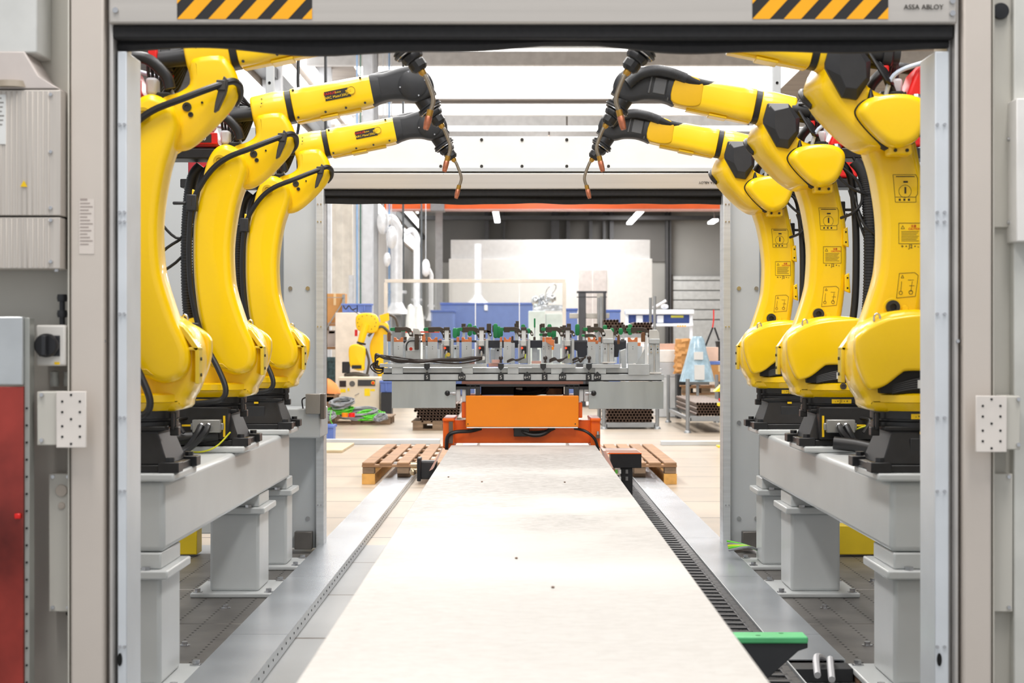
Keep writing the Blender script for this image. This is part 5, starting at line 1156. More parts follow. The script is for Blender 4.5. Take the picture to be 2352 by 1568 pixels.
mb.build('yellow_tie', mat('tie_yellow', (210, 225, 20), .5), fx)
mb = MB(); mb.box(X(1267), X(1272), -.02, -.01, Z(803)-TZ, Z(796)-TZ); mb.build('orange_clip', orange, fx)
mb = MB(); ub(mb, 936, 952, 796, 806, .035, .04); o = mb.build('warning_patch', labelw, fx)
mb = MB(); mb.lathe([(.008, 0), (.0105, 0), (.0105, .002), (.008, .002)], (X(943), .034, Z(801)-TZ), (0, -1, 0), n=18); mb.build('red_ring', inkr, o)
mb = MB(); ub(mb, 925, 1005, 760, 763.5, .25, .27); mb.build('red_white_rod', mat('red_rod', (225, 90, 70), .5), fx)
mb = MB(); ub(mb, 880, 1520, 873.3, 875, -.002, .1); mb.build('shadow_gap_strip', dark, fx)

# ================================================================== BACKGROUND, behind the far door
def pallet(name, cx, y, z, L, Wd, label, group=None, rot=0, m1=None, slats=5):
    e = empty(name, (cx, y, z), label, 'pallet', group, rot); m1 = m1 or wood
    for i in range(slats):
        yy = 0; x = -L/2+.05+(L-.1)*i/(slats-1); w = .05 if i % 2 else .07
        MB().box(x-w, x+w, -Wd/2, Wd/2, .122, .144).build('top_board', m1, e, bevel=.003)
    for yy in (-Wd/2+.05, 0, Wd/2-.05):
        MB().box(-L/2, L/2, yy-.05, yy+.05, .10, .122).build('stringer_board', m1, e, bevel=.003)
        MB().box(-L/2, L/2, yy-.05, yy+.05, .0, .022).build('bottom_board', m1, e, bevel=.003)
        for x in (-L/2+.07, 0, L/2-.07): MB().box(x-.07, x+.07, yy-.05, yy+.05, .022, .10).build('block', woodg, e, bevel=.003)
    return e
def long_pallet(x0, x1, ya, yb, zb, label):
    e = empty('wooden_pallet', ((x0+x1)/2, ya, zb), label, 'pallet', 'pallets beside the carriage'); w = (x1-x0)/2; L = yb-ya; n = 5
    for i in range(n):
        x = -w+.055+(2*w-.11)*i/(n-1)
        MB().box(x-.052, x+.052, 0, L, .075, .094).build('top_board', wood, e, bevel=.003)
    for y in (0, L/4, L/2, L*.75, L-.1): MB().box(-w, w, y+.004, y+.1, .055, .075).build('cross_board', wood, e, bevel=.003)
    for x in (-w+.055, 0, w-.055):
        for y in (0, L/2-.06, L-.12): MB().box(x-.05, x+.05, y+.01, y+.13, 0, .055).build('block', woodg, e, bevel=.003)
for lab, x0, x1, s_ in (('left', PX(831, 14.8), PX(1020, 14.8), -1), ('right', PX(1385, 14.8), PX(1555, 14.8), 1)):
    long_pallet(x0, x1, 14.8, 17.5, .092, 'empty wooden pallet standing on timber beams %s of the carriage' % lab)
    xe = x0+.055 if s_ < 0 else x1-.055
    o = MB().box(xe-.055, xe+.055, 14.81, 16.9, .001, .09).build('timber_beam', mat('fresh_timber', (225, 170, 90), .65, var=.12, scale=4, stretch=(3, 1, 3))); tag(o, 'fresh timber beam under the outer edge of the %s pallet' % lab, 'timber')
    xe = (x0+x1)/2-.0*s_
    o = MB().box(xe-.055, xe+.055, 14.9, 16.5, .057, .09).build('timber_beam', woodg, bevel=.003); tag(o, 'grey timber bearer under the middle of the %s pallet' % lab, 'timber')
o = MB().box(PX(725, 20.6), PX(1010, 20.6), 20.55, 20.7, .0, .06).build('floor_rail', alu, bevel=.004); tag(o, 'low perforated metal rail lying across the floor on the left', 'rail'); o.rotation_euler = (0, 0, 0)
o = MB().box(PX(1518, 20.4), PX(1680, 20.4), 20.35, 20.5, .0, .05).build('floor_rail', alu, bevel=.004); tag(o, 'low bright metal rail lying across the floor on the right', 'rail')
wbd = empty('wooden_board', (PX(770, 19.9), 19.9, .0), 'loose flat wooden board on the floor by the left far door post', 'board')
MB().box(-.26, .17, -.9, .5, .001, .03).build('board_body', mat('board_wood', (205, 185, 150), .6, var=.08), wbd, bevel=.003)
# blue crate at the door post
def crate(px0, px1, py0, py1, D, label, dep=.3, m=None, group=None, z0=None):
    zb = PZ(py1, D) if z0 is None else z0; h = PZ(py0, D)-PZ(py1, D); w = PX(px1, D)-PX(px0, D)
    e = empty('plastic_crate', ((PX(px0, D)+PX(px1, D))/2, D, zb), label, 'crate', group)
    mb = MB(); t = .012
    mb.loft([rect(-w/2*.93, w/2*.93, .02, dep-.02, 0), rect(-w/2, w/2, 0, dep, h), rect(-w/2+t, w/2-t, t, dep-t, h), rect(-w/2*.93+t, w/2*.93-t, .02+t, dep-.02-t, t)])
    mb.build('crate_body', m or bluep, e, bevel=.004)
    MB().box(-w/2-.01, w/2+.01, -.012, .0, h*.82, h).box(-w/2-.01, w/2+.01, dep, dep+.012, h*.82, h).box(-.01, .01, -.008, 0.015, h*.1, h*.82).build('rim', m or bluep, e, bevel=.003)
    return e
D = 15.6
crate(738, 766, 976, 1010, 21.5, 'blue plastic crate on the floor beside the left far door post', z0=.0)
# pallet with cable coils
D = 24.7
p = pallet('cable_pallet', PX(818, 25.48), 25.87, 0, 1.0, .9, 'worn pallet under the pile of green and grey cable coils', m1=woodg); p.scale = (1, 1, .85)
random.seed(5)
def coil(px, py, rx, rz, m, label, n=14, D=25.48, thick=.008, gr=None, spread=.06):
    mb = MB(); cx, cz = PX(px, D), PZ(py, D); rx = rx*D/FPX; rz = rz*D/FPX
    for k in range(n):
        pts = []; ph = random.uniform(0, 6.28); a, b_ = rx*random.uniform(.7, 1.05), rz*random.uniform(.35, 1.05); dz = random.uniform(-.5, .4)*rz
        for i in range(12):
            t = i/12*2*PI; pts.append((cx+a*math.cos(t), D+b_*1.6*math.sin(t+.3)+random.uniform(-.03, .03), cz+dz+b_*math.sin(t+ph*.1)*.8+random.uniform(-.008, .008)))
        mb.tube(pts, thick, n=6, closed=True, sm=3)
    o = mb.build('cable_coil', m); return tag(o, label, 'cable coil', gr)
gm = mat('green_cable', (95, 205, 45), .45, var=.1); grm = mat('grey_cable_bundle', (140, 142, 145), .5, var=.1)
coil(785, 925, 30, 11, grm, 'grey cable coil on top of the pile, at the left back of the pallet', 18)
coil(780, 942, 32, 9, gm, 'bright green cable coil at the left of the cable pallet', 14)
coil(850, 952, 34, 10, gm, 'bright green cable coil at the right of the cable pallet', 16)
coil(825, 948, 42, 12, grm, 'grey cable coil spread across the middle of the cable pallet', 22, 25.5)
coil(757, 955, 14, 9, grm, 'small grey cable coil hanging at the left pallet edge', 10, 25.2)
coil(874, 958, 16, 8, grm, 'small grey cable coil at the right end of the cable pallet', 10, 25.2)
for px, m_, n_ in ((792, orange, 'orange'), (808, red, 'red')):
    mb = MB().lathe([(0, 0), (.045, 0), (.045, .06), (0, .06)], (PX(px, 25.16), 25.16, .124)); tag(mb.build('tape_roll', m_), '%s tape roll lying under the green cable coils' % n_, 'tape roll')
o = MB().tube([(PX(757, 24.96), 25.22, .22), (PX(756, 24.96), 25.09, .1), (PX(764, 24.96), 25.09, .0)], .006).build('loose_cable', gm); tag(o, 'green cable end hanging down the left side of the cable pallet', 'cable')
# controller cabinet + robot behind
D = 27.3
cc = empty('robot_controller', (PX(825, D), D, 0), 'cream robot controller cabinet with yellow notes below the distant robot', 'controller cabinet')
X0 = cc.location.x; crm = mat('cream_cabinet', (222, 212, 190), .5, var=.03)
zt = PZ(866, D); 
MB().box(PX(777, D)-X0, PX(872, D)-X0, 0, .5, 0.02, zt).build('cabinet_body', crm, cc, bevel=.01)
mb = MB(); mb.box(PX(777, D)-X0, PX(797, D)-X0+.0, -.005, .0, PZ(890, D), PZ(872, D)); 
MB().box(PX(780, D)-X0, PX(795, D)-X0, -.012, 0, PZ(888, D), PZ(874, D)).build('main_switch', black, cc)
MB().box(PX(822, D)-X0, PX(862, D)-X0, -.012, 0, PZ(886, D), PZ(872, D)).build('button_panel', mat('panel_black', (55, 55, 58), .5), cc)
MB().cyl((PX(857, D)-X0, -.03, PZ(879, D)), (PX(857, D)-X0, -.012, PZ(879, D)), .02, n=14).build('emergency_stop', red, cc)
MB().cyl((PX(857, D)-X0, -.014, PZ(879, D)), (PX(857, D)-X0, -.008, PZ(879, D)), .03, n=14).build('stop_ring', mat('stop_yellow', (245, 200, 20), .5), cc)
MB().lathe([(0, 0), (.045, 0), (.045, .006), (0, .006)], (PX(809, D)-X0, 0, PZ(881, D)), (0, -1, 0), n=20).build('fan_grille', mat('grille_grey', (90, 90, 88), .5), cc)
for a, b_, c, d in ((782, 794, 893, 901), (798, 803, 891, 898), (837, 850, 892, 909), (851, 861, 893, 898)):
    MB().box(PX(a, D)-X0, PX(b_, D)-X0, -.004, .0, PZ(d, D), PZ(c, D)).build('yellow_note', mat('note_yellow', (245, 215, 20), .6), cc, smooth=False)
MB().bar((PX(815, D)-X0, -.004, PZ(908, D)), (PX(825, D)-X0, -.004, PZ(903, D)), .012, .004).build('pen_mark', mat('pen_grey', (90, 95, 120), .5), cc)
# big beige cabinet behind
o = MB().box(PX(772, 29.25), PX(828, 29.25), 29.12, 29.77, 0, PZ(718, 29.25)).build('tall_cabinet', mat('tall_cabinet_beige', (226, 216, 204), .5), bevel=.01); tag(o, 'tall beige cabinet behind the distant yellow robot', 'cabinet')
D = 28.08
br = empty('distant_robot', (PX(885, D), D, 0), 'distant yellow robot with lowered arm standing behind the left end of the fixture', 'robot')
X0 = br.location.x
def b2(px, py): return (PX(px, D)-X0, PZ(py, D))
ylo = mat('distant_robot_yellow', (250, 200, 5), .35, var=.02)
MB().rprism(cr([b2(*q) for q in ((862, 742), (885, 740), (893, 755), (884, 800), (890, 840), (880, 870), (868, 862), (852, 820), (850, 790), (862, 760))], 4, True), -.05, .12, .03).build('main_arm', ylo, br)
MB().rprism(cr([b2(*q) for q in ((822, 724), (845, 719), (865, 724), (872, 745), (866, 762), (845, 765), (824, 758), (819, 742))], 4, True), -.18, .05, .03).build('elbow', ylo, br)
a = b2(842, 745); b_ = b2(830, 790); MB().cyl((a[0], -.16, a[1]), (b_[0], -.2, b_[1]), .068, .055, n=20).build('forearm', ylo, br)
MB().rprism(cr([b2(*q) for q in ((806, 796), (825, 790), (842, 800), (840, 835), (838, 850), (812, 845), (805, 825))], 4, True), -.28, -.12, .03).build('wrist', ylo, br)
a = b2(833, 786); MB().lathe([(0, 0), (.075, 0), (.075, .03), (0, .03)], (a[0], -.2, a[1]), (-.25, 0, -1), n=20).build('black_collar', rubber, br)
MB().box(b2(812, 0)[0], b2(834, 0)[0], -.3, -.28, b2(0, 846)[1], b2(0, 838)[1]).build('black_band', black, br)
mb = MB()
for k in range(12):
    a = b2(845+21*math.cos(k*PI/6), 741+17*math.sin(k*PI/6)); mb.cyl((a[0], -.188, a[1]), (a[0], -.178, a[1]), .007, n=8)
mb.build('flange_screw', ink, br)
MB().prism([b2(872, 724), b2(893, 718), b2(895, 735), b2(876, 742)], -.05, .0).build('yellow_bracket', ylo, br)
mb = MB(); mb.tube([(b2(893, 0)[0], 0, b2(0, 722)[1]), (b2(908, 0)[0], 0, b2(0, 730)[1]), (b2(914, 0)[0], 0, b2(0, 752)[1])], .02); mb.tube([(b2(848, 0)[0], -.15, b2(0, 772)[1]), (b2(862, 0)[0], -.12, b2(0, 758)[1]), (b2(880, 0)[0], -.1, b2(0, 750)[1]), (b2(900, 0)[0], -.1, b2(0, 770)[1])], .022)
mb.tube([(b2(842, 0)[0], -.2, b2(0, 800)[1]), (b2(850, 0)[0], -.2, b2(0, 830)[1]), (b2(845, 0)[0], -.2, b2(0, 860)[1])], .02); mb.tube([(b2(795, 0)[0], -.2, b2(0, 862)[1]), (b2(820, 0)[0], -.25, b2(0, 858)[1]), (b2(850, 0)[0], -.2, b2(0, 864)[1])], .035)
mb.build('hose', mat('hose_grey_brown', (75, 68, 60), .5), br)
MB().box(b2(789, 0)[0], b2(806, 0)[0], -.25, -.1, b2(0, 856)[1], b2(0, 830)[1]).build('gripper_head', black, br, bevel=.01)
MB().cyl((b2(789, 0)[0], -.18, b2(0, 843)[1]), (b2(793, 0)[0], -.18, b2(0, 843)[1]), .035).box(b2(816, 0)[0], b2(822, 0)[0], -.1, -.05, b2(0, 772)[1], b2(0, 757)[1]).build('red_cap', red, br)
MB().box(b2(868, 0)[0], b2(900, 0)[0], -.1, .3, .0, .32).build('pedestal', ylo, br, bevel=.02)
MB().box(b2(872, 0)[0], b2(895, 0)[0], -.12, -.1, b2(0, 890)[1], b2(0, 872)[1]).build('yellow_skirt', ylo, br, bevel=.01)
MB().tube([(b2(790, 0)[0], -.1, b2(0, 702)[1]), (b2(796, 0)[0], -.1, b2(0, 710)[1]), (b2(803, 0)[0], -.1, b2(0, 702)[1]), (b2(810, 0)[0], -.1, b2(0, 711)[1]), (b2(820, 0)[0], -.1, b2(0, 708)[1])], .01).tube([(b2(806, 0)[0], -.1, b2(0, 708)[1]), (b2(828, 0)[0], -.1, b2(0, 724)[1])], .006).build('rear_bracket', black, br)
o = crate(873, 901, 898, 925, 27.2, 'blue plastic crate half hidden behind the left side plate of the fixture', z0=PZ(935, 27.2))
o.location.z = .42
tag(MB().box(o.location.x-.085, o.location.x+.085, 27.2, 27.5, 0, .415).build('crate_stand', blackp), 'dark stand with tangled cables under the half hidden blue crate', 'stand')
# shelf rack with boxes on the left
D = 29.9
sr = empty('storage_rack', (PX(735, D), D, 0), 'metal storage rack with wooden shelves at the left behind the far door', 'rack')
X0 = sr.location.x
for py in (742, 796, 880): MB().box(PX(690, D)-X0, PX(778, D)-X0, 0, .6, PZ(py+6, D), PZ(py, D)).build('shelf', mat('rack_shelf_wood', (165, 120, 80), .6), sr)
for px in (700, 786): MB().box(PX(px, D)-X0, PX(px+6, D)-X0, 0, .06, 0, PZ(676, D)).build('upright', mat('rack_grey', (150, 150, 148), .5, .3), sr)
mb = MB(); mb.bar((PX(730, D)-X0, -.015, PZ(785, D)), (PX(787, D)-X0, -.015, PZ(695, D)), .02, .02); mb.bar((PX(700, D)-X0, -.012, PZ(683, D)), (PX(790, D)-X0, -.012, PZ(683, D)), .02, .012); mb.build('brace', mat('rack_grey', (150, 150, 148), .5, .3), sr)
def carton(px0, px1, py0, py1, D, label, m=None, dep=.3, group=None, tape=True, rz=0, name='cardboard_box'):
    zb = PZ(py1, D); e = empty(name, ((PX(px0, D)+PX(px1, D))/2, D, max(zb, .001)), label, 'box', group, rz)
    w = PX(px1, D)-PX(px0, D); h = PZ(py0, D)-zb
    MB().box(-w/2, w/2, 0, dep, 0, h).build('box_body', m or card, e, bevel=.004)
    if tape: MB().box(-w*.06, w*.06, -.003, 0, h*.6, h+.002).box(-w*.06, w*.06, 0, dep, h, h+.002).build('tape_strip', mat('tape_pale', (225, 195, 150), .4), e, smooth=False)
    return e
cw = mat('pale_carton', (235, 215, 190), .7); c2 = mat('light_carton', (228, 190, 150), .7)
carton(746, 792, 674, 741, 30.0, 'brown cardboard box on the top shelf of the left rack', dep=.4)
carton(729, 744, 718, 741, 30.0, 'small cream box left of the brown box on the top shelf', cw)
carton(729, 752, 748, 795, 30.0, 'pale cardboard box at the left of the middle shelf', cw)
g_ = carton(752, 772, 758, 795, 30.0, 'grey box with an orange top on the middle shelf', mat('grey_carton', (190, 180, 175), .6), tape=False)
MB().box(-.05, .05, 0, .1, .22, .26).build('orange_lid', orange, g_)
crate(785, 820, 697, 717, 29.38, 'blue plastic bin on the left of the tall beige cabinet top', dep=.25)
crate(821, 853, 697, 717, 29.38, 'blue plastic bin on the right, next to the bin on the tall cabinet', dep=.25)
tc_ = crate(728, 775, 820, 880, 29.77, 'dark teal wire crate full of clear bags on the lowest rack shelf', m=mat('teal_crate', (70, 98, 105), .5, var=.3, scale=20))
mb = MB(); mb.loft([[(PX(750, 26.7)+.0+r*math.cos(t*PI/6)*.19, 26.8+r*.15*math.sin(t*PI/6), z+.008*math.sin(t*3)) for t in range(12)] for r, z in ((1.1, .415), (1.05, .46), (.75, .56), (.35, .62), (.1, .64))])
tag(mb.build('orange_cloth', mat('orange_fabric', (250, 150, 80), .7)), 'orange cloth heap left of the cream controller cabinet', 'cloth')
pl_ = pallet('wooden_pallet', PX(758, 26.7), 26.8, .16, .22, .4, 'small pallet holding the orange cloth heap beside the controller cabinet'); pl_.location.z = .27
tag(MB().box(PX(758, 26.7)-.11, PX(758, 26.7)+.11, 26.6, 27.0, 0, .268).build('plinth', woodg), 'wooden plinth under the small pallet beside the controller cabinet', 'plinth')
# steel columns, pipes and exhaust ducts on the left wall
colm = mat('steel_column_grey', (196, 199, 204), .5, var=.03); 
def sc(px0, px1, D, lab, y0=PZ, m=None, name='steel_column', ztop=None):
    x0, x1 = PX(px0, D), PX(px1, D); e = empty(name, ((x0+x1)/2, D, 0), lab, 'column'); w = (x1-x0)/2; zt = (ztop or ZC-.32)-.001
    MB().box(-w, w, 0, .03, 0, zt).build('front_flange', m or colm, e); MB().box(-w, w, .27, .3, 0, zt).build('rear_flange', m or colm, e); MB().box(-.02, .02, .03, .27, 0, zt).build('web', m or colm, e)
sc(833, 855, 31.85, 'pale grey steel column nearest on the left side of the hall')
sc(857, 866, 33.28, 'narrow grey steel column just right of the nearest one', m=mat('column_dark', (160, 162, 165), .5))
sc(1000, 1016, 57.2, 'far grey steel column next to the white office box', m=mat('column_dark', (160, 162, 165), .5))
for px, w, D, m_, lab in ((748, 7, 26.65, mat('pipe_black', (50, 52, 55), .5), 'black vertical pipe close to the left far door post'), (820, 4, 31.2, mat('pipe_blue', (130, 165, 205), .4), 'thin light blue vertical pipe left of the nearest column'), (828, 3, 31.2, mat('pipe_green', (20, 90, 70), .4), 'thin dark green vertical pipe left of the nearest column'),
                      (894, 4, 33.8, mat('pipe_blue', (130, 165, 205), .4), 'light blue vertical pipe beside the large exhaust duct'), (926, 5, 35.1, mat('pipe_dkgrey', (75, 80, 84), .4), 'dark vertical pipe right of the large exhaust duct'), (968, 4, 41.6, mat('pipe_dkgrey', (75, 80, 84), .4), 'dark vertical pipe right of the second exhaust duct')):
    tag(MB().cyl((PX(px, D), D, 0), (PX(px, D), D, ZC-.33), w/2*D/FPX, n=12).build('vertical_pipe', m_), lab, 'pipe')
fo = mat('white_foil', (232, 234, 238), .3, .3, var=.06, scale=8, bump=.3)
def duct(px, D, r, ztop, zb, lab, hood=True):
    e = empty('exhaust_duct', (PX(px, D), D, 0), lab, 'exhaust duct')
    MB().cyl((0, 0, zb), (0, 0, ztop), r, n=20).build('duct_pipe', fo, e)
    MB().tube([(0, 0, ztop-.02), (.01, 0, ztop+.2), (-.1, -.05, ztop+.38), (-.25, -.1, ztop+.3)], r*.9, n=14).build('duct_elbow', fo, e)
    if hood: MB().lathe([(r, .22), (r*1.4, .12), (r*2.3, 0), (r*2.2, 0), (r*1.3, .12), (r*.9, .22)], (0, 0, zb-.2), n=20).build('hood', fo, e)
    MB().box(-r*.8, r*.8, -.02, .02, 0, zb-.22).build('wall_bracket', mat('bracket_dkgrey', (120, 122, 125), .5), e)
    MB().box(-r*1.6, r*1.6, r, r+.04, zb+.2, zb+.26).build('clamp', chrome, e)
duct(911, 33.8, .115, 3.2, 1.95, 'largest silver exhaust duct with a flared hood on the left wall')
duct(957, 40.3, .075, 3.4, 1.95, 'second silver exhaust duct with a small hood, further back')
duct(990, 49.4, .065, 2.9, 2.0, 'third silver exhaust duct beside the far column')
for i, (px, py, D, s_) in enumerate(((880, 510, 33.15, 1.2), (899, 545, 33.1, 1.1), (889, 596, 33.0, .7), (978, 615, 42.9, 1.1))):
    mb = MB(); mb.ball((PX(px, D), D, PZ(py, D)), (.1*s_, .2*s_), 14); tag(mb.build('wrapped_bundle', fo), 'white foil wrapped bundle hung on the left wall, %s' % ('topmost one', 'beside the large duct elbow', 'below the large duct elbow', 'by the second duct')[i], 'bundle')
    tag(MB().cyl((PX(px, D), D, PZ(py, D)+.18*s_), (PX(px, D), D, ZC-.33), .01, n=6).build('hanging_rod', colm), 'thin rod holding the foil bundle, %s' % ('topmost', 'beside the large elbow', 'below the large elbow', 'by the second duct')[i], 'rod')
for i, (px, py0, py1, w, D) in enumerate(((943, 700, 770, 13, 32.5), (962, 703, 770, 14, 33.02))):
    e = empty('protective_suit', (PX(px, D), D, 0), 'white covered tall object standing by the left wall, %s of two' % ('left', 'right')[i], 'covered stand')
    w_ = w*D/FPX; MB().lathe([(0, 0), (w_*1.1, 0), (w_*1.05, .9), (w_*.85, 1.6), (w_*.5, 1.88), (0, 1.92)], (0, 0, 0), n=14).build('white_cover', mat('white_cloth', (240, 242, 240), .6, bump=.3), e)
    e.name = 'covered_stand'
# curtain behind
tag(MB().loft([[(PX(762, 35.1)+.012*math.sin(z*3)+t*.07, 35.1+.04*math.sin(t*1.7), z) for t in range(7)]+[(PX(762, 35.1)+t*.07, 35.18+.04*math.sin(t*1.7), z) for t in range(6, -1, -1)] for z in (0.0, 1, 2, 3, 4.2, 5.6)]).build('white_curtain', mat('curtain_white', (240, 234, 224), .6)), 'tall cream curtain hanging left behind the steel columns', 'curtain')
tag(MB().cyl((PX(808, 33.8), 33.8, 0), (PX(808, 33.8), 33.8, PZ(632, 33.8)), .06, n=16).build('silver_drum_pipe', fo), 'short silver pipe standing above the left rack', 'pipe')
# glass framed partition
D = 31.2
gp = empty('glass_partition', (PX(1092, D), D, 0), 'free-standing glass partition with a beige frame behind the fixture', 'partition')
X0 = gp.location.x; frm = mat('partition_frame_beige', (208, 200, 188), .5)
for a, b_, c, d in ((884, 1299, 641, 649), ): MB().box(PX(a, D)-X0, PX(b_, D)-X0, -.02, .02, PZ(d, D), PZ(c, D)).build('top_rail', frm, gp, bevel=.004)
for a, b_ in ((882, 890), (1292, 1300)): MB().box(PX(a, D)-X0, PX(b_, D)-X0, -.02, .02, 0, PZ(649, D)).build('frame_post', frm, gp, bevel=.004)
glm = mat('clear_glass', (235, 242, 240), .05, var=.0, trans=.95, alpha=.22)
for a, b_ in ((890, 1090), (1094, 1191), (1195, 1292)): MB().box(PX(a, D)-X0, PX(b_, D)-X0, -.004, .004, .1, PZ(649, D)).build('glass_pane', glm, gp)
for px in (1092, 1193): MB().box(PX(px-1, D)-X0, PX(px+1, D)-X0, -.01, .01, .1, PZ(649, D)).build('glazing_bar', mat('bar_pale', (225, 228, 228), .4), gp)
# blue machine covers
D = 37.7; bl = mat('blue_machine_cover', (88, 108, 160), .5, var=.05)
for i, (a, b_, t_, lab) in enumerate(((990, 1043, 713, 'low blue machine cover, left part behind the glass'), (1010, 1222, 696, 'long blue machine cover behind the glass partition'), (1300, 1332, 709, 'blue cover left of the forklift mast'), (1392, 1440, 712, 'blue container right of the forklift mast'))):
    e = empty('blue_machine', (PX((a+b_)/2, D), D+i*.9, 0), lab, 'machine'); w = (PX(b_, D+i*.9)-PX(a, D+i*.9))/2; h = PZ(t_, D+i*.9)
    MB().box(-w, w, 0, .8, .02, h).build('cover_body', bl, e, bevel=.02); MB().box(-w-.01, w+.01, -.01, .81, h-.04, h+.01).build('top_rim', mat('blue_rim', (60, 85, 150), .5), e, bevel=.005)
    if i == 1:
        MB().box(-.05, .02, -.02, 0, h-.16, h-.04).build('paper_note', labelw, e, smooth=False)
for i, px in enumerate((1210, 1250)):
    tag(MB().box(PX(1214+i*40, 35.1), PX(1252+i*40, 35.1), 35.1+i*.1, 35.62+i*.1, 0, PZ(714+i*6, 35.1)).build('pale_cabinet', mat('pale_glass_cabinet', (215, 226, 222), .35), bevel=.01), 'pale greenish cabinet below the foil wrapped part, %s half' % ('left', 'right')[i], 'cabinet')
# foil wrapped part
mb = MB(); random.seed(9)
D = 35.23
for k in range(9):
    px = 1235+random.uniform(-6, 50); py = 700-random.uniform(0, 40)*(.4+.6*((px-1225)/70)); r_ = random.uniform(.05, .095)
    mb.ball((PX(px, D), D+random.uniform(.05, .25), PZ(py, D)), (r_, r_*1.2), 10)
mb.tube([(PX(1252, D), D+.1, PZ(690, D)), (PX(1256, D), D+.05, PZ(665, D)), (PX(1272, D), D+.05, PZ(652, D)), (PX(1275, D), D+.1, PZ(665, D)), (PX(1240, D), D+.1, PZ(706, D))], .012)
mb.box(PX(1225, D), PX(1292, D), D+.03, D+.3, PZ(713.5, D), PZ(700, D)); tag(mb.build('foil_wrapped_part', mat('crumpled_foil', (215, 218, 222), .15, .9, var=.2, scale=12, bump=1.)), 'crumpled silver foil wrapped machine part standing on the pale cabinet', 'wrapped part')
# white hood lamp
hl = empty('fume_hood', (PX(1098, 44.2), 44.2, PZ(700, 44.2)), 'white flared fume hood pipe in front of the office box', 'fume hood')
MB().cyl((0, 0, .2), (0, 0, PZ(560, 44.2)-PZ(700, 44.2)), .1, n=18).build('hood_pipe', fo, hl); MB().lathe([(.1, .25), (.14, .15), (.33, 0), (.31, 0), (.1, .2)], (0, 0, 0), n=20).build('flared_hood', fo, hl)
MB().box(-.02, .02, .1, .14, -PZ(700, 44.2), .3).build('stand', chrome, hl)
# forklift mast
D = 32.5
fk = empty('forklift_mast', (PX(1358, D), D, 0), 'dark grey forklift mast standing behind the fixture before the office door', 'forklift')
X0 = fk.location.x; fkm = mat('mast_dark_grey', (75, 76, 80), .45, .2)
for a, b_ in ((1329, 1346), (1386, 1392)): MB().box(PX(a, D)-X0, PX(b_, D)-X0, 0, .14, 0, PZ(670, D)).build('mast_channel', fkm, fk, bevel=.006)
MB().box(PX(1371, D)-X0, PX(1385, D)-X0, -.05, .0, 0, PZ(674, D)).build('lift_chain_cover', mat('mast_pale', (175, 172, 165), .4, .3), fk)
for a, b_ in ((668, 673), (681, 683)): MB().box(PX(1325, D)-X0, PX(1394, D)-X0, .0, .1, PZ(b_, D), PZ(a, D)).build('cross_bar', fkm, fk, bevel=.004)
MB().box(PX(1308, D)-X0, PX(1400, D)-X0, .02, .12, PZ(731, D), PZ(719, D)).build('load_bar', mat('mast_pale', (175, 172, 165), .4, .3), fk, bevel=.01)
MB().box(PX(1325, D)-X0, PX(1400, D)-X0, .15, 1.0, .1, .9).build('truck_body', fkm, fk, bevel=.03)
# pipe stillages
tm = MB(); n = 12
def tube_mesh(L, R_):
    mb = MB(); p0, p1 = Vector((0, 0, 0)), Vector((0, L, 0)); d, a, b_ = frame_of(p1-p0); vs = []
    for p, r in ((p0, R_), (p1, R_), (p0, R_*.78), (p0+Vector((0, .25, 0)), R_*.78)):
        for i in range(n): t = 2*PI*i/n; vs.append(p+a*math.cos(t)*r+b_*math.sin(t)*r)
    fs = []; mi = []
    for u, w, m_ in ((0, n, 0), (2*n, 0, 0), (3*n, 2*n, 1)): fs += [(u+i, u+(i+1) % n, w+(i+1) % n, w+i) for i in range(n)]; mi += [m_]*n
    fs += [tuple(range(n, 2*n)), tuple(range(3*n, 4*n))]; mi += [0, 1]
    mb.v = [tuple(v) for v in vs]; mb.f = fs; mb.m = mi
    o = mb.build('steel_tube', [tubec, hole]); return o
def bundle(D, px0, px1, rows, py_top, dpx, L, label, group, skip=None, taper=0):
    r = dpx*D/FPX/2; first = tube_mesh(L, r*.97); used = False; cnt = 0
    h = r*math.sqrt(3)
    for j in range(rows):
        off = (r if j % 2 else 0)+taper*j*r
        x = PX(px0, D)+r+off; xe = PX(px1, D)-r-taper*j*r*.6
        while x <= xe+.001:
            z = PZ(py_top, D)-r-j*h
            if not (skip and skip(j, (x-PX(px0, D))/(PX(px1, D)-PX(px0, D)))):
                if not used: o = first; used = True
                else: o = first.copy(); C.objects.link(o)
                o.location = (x, D+random.uniform(0, .03), z); tag(o, label, 'steel tube', group); cnt += 1
            x += 2*r
    return PZ(py_top, D)-2*r-(rows-1)*h, cnt
steel = mat('stillage_grey_steel', (150, 153, 155), .4, .5)
def stillage(D, px0, px1, z0, L, lab, ht, feet=True):
    x0, x1 = PX(px0, D), PX(px1, D); e = empty('steel_stillage', ((x0+x1)/2, D, 0), lab, 'stillage'); w = (x1-x0)/2
    for y in (0, L):
        MB().box(-w, w, y, y+.05, z0-.07, z0-.002).build('cross_beam', steel, e, bevel=.004)
        for s in (-1, 1):
            MB().cyl((s*(w+.03), y+.02, .02), (s*(w+.03), y+.02, ht), .027, n=12).build('corner_post', steel, e)
            MB().lathe([(0, 0), (.05, 0), (.045, .02), (.03, .035), (0, .035)], (s*(w+.03), y+.02, 0), n=14).build('foot', steel, e)
    for s in (-1, 1): MB().box(s*w-.02, s*w+.02, 0, L, z0-.07, z0-.02).build('side_beam', steel, e, bevel=.004)
    for s in (-.55, .55): MB().box(s*w-.02, s*w+.02, .03, L, z0-.06, z0-.015).build('bearer', steel, e)
    return e
random.seed(2)
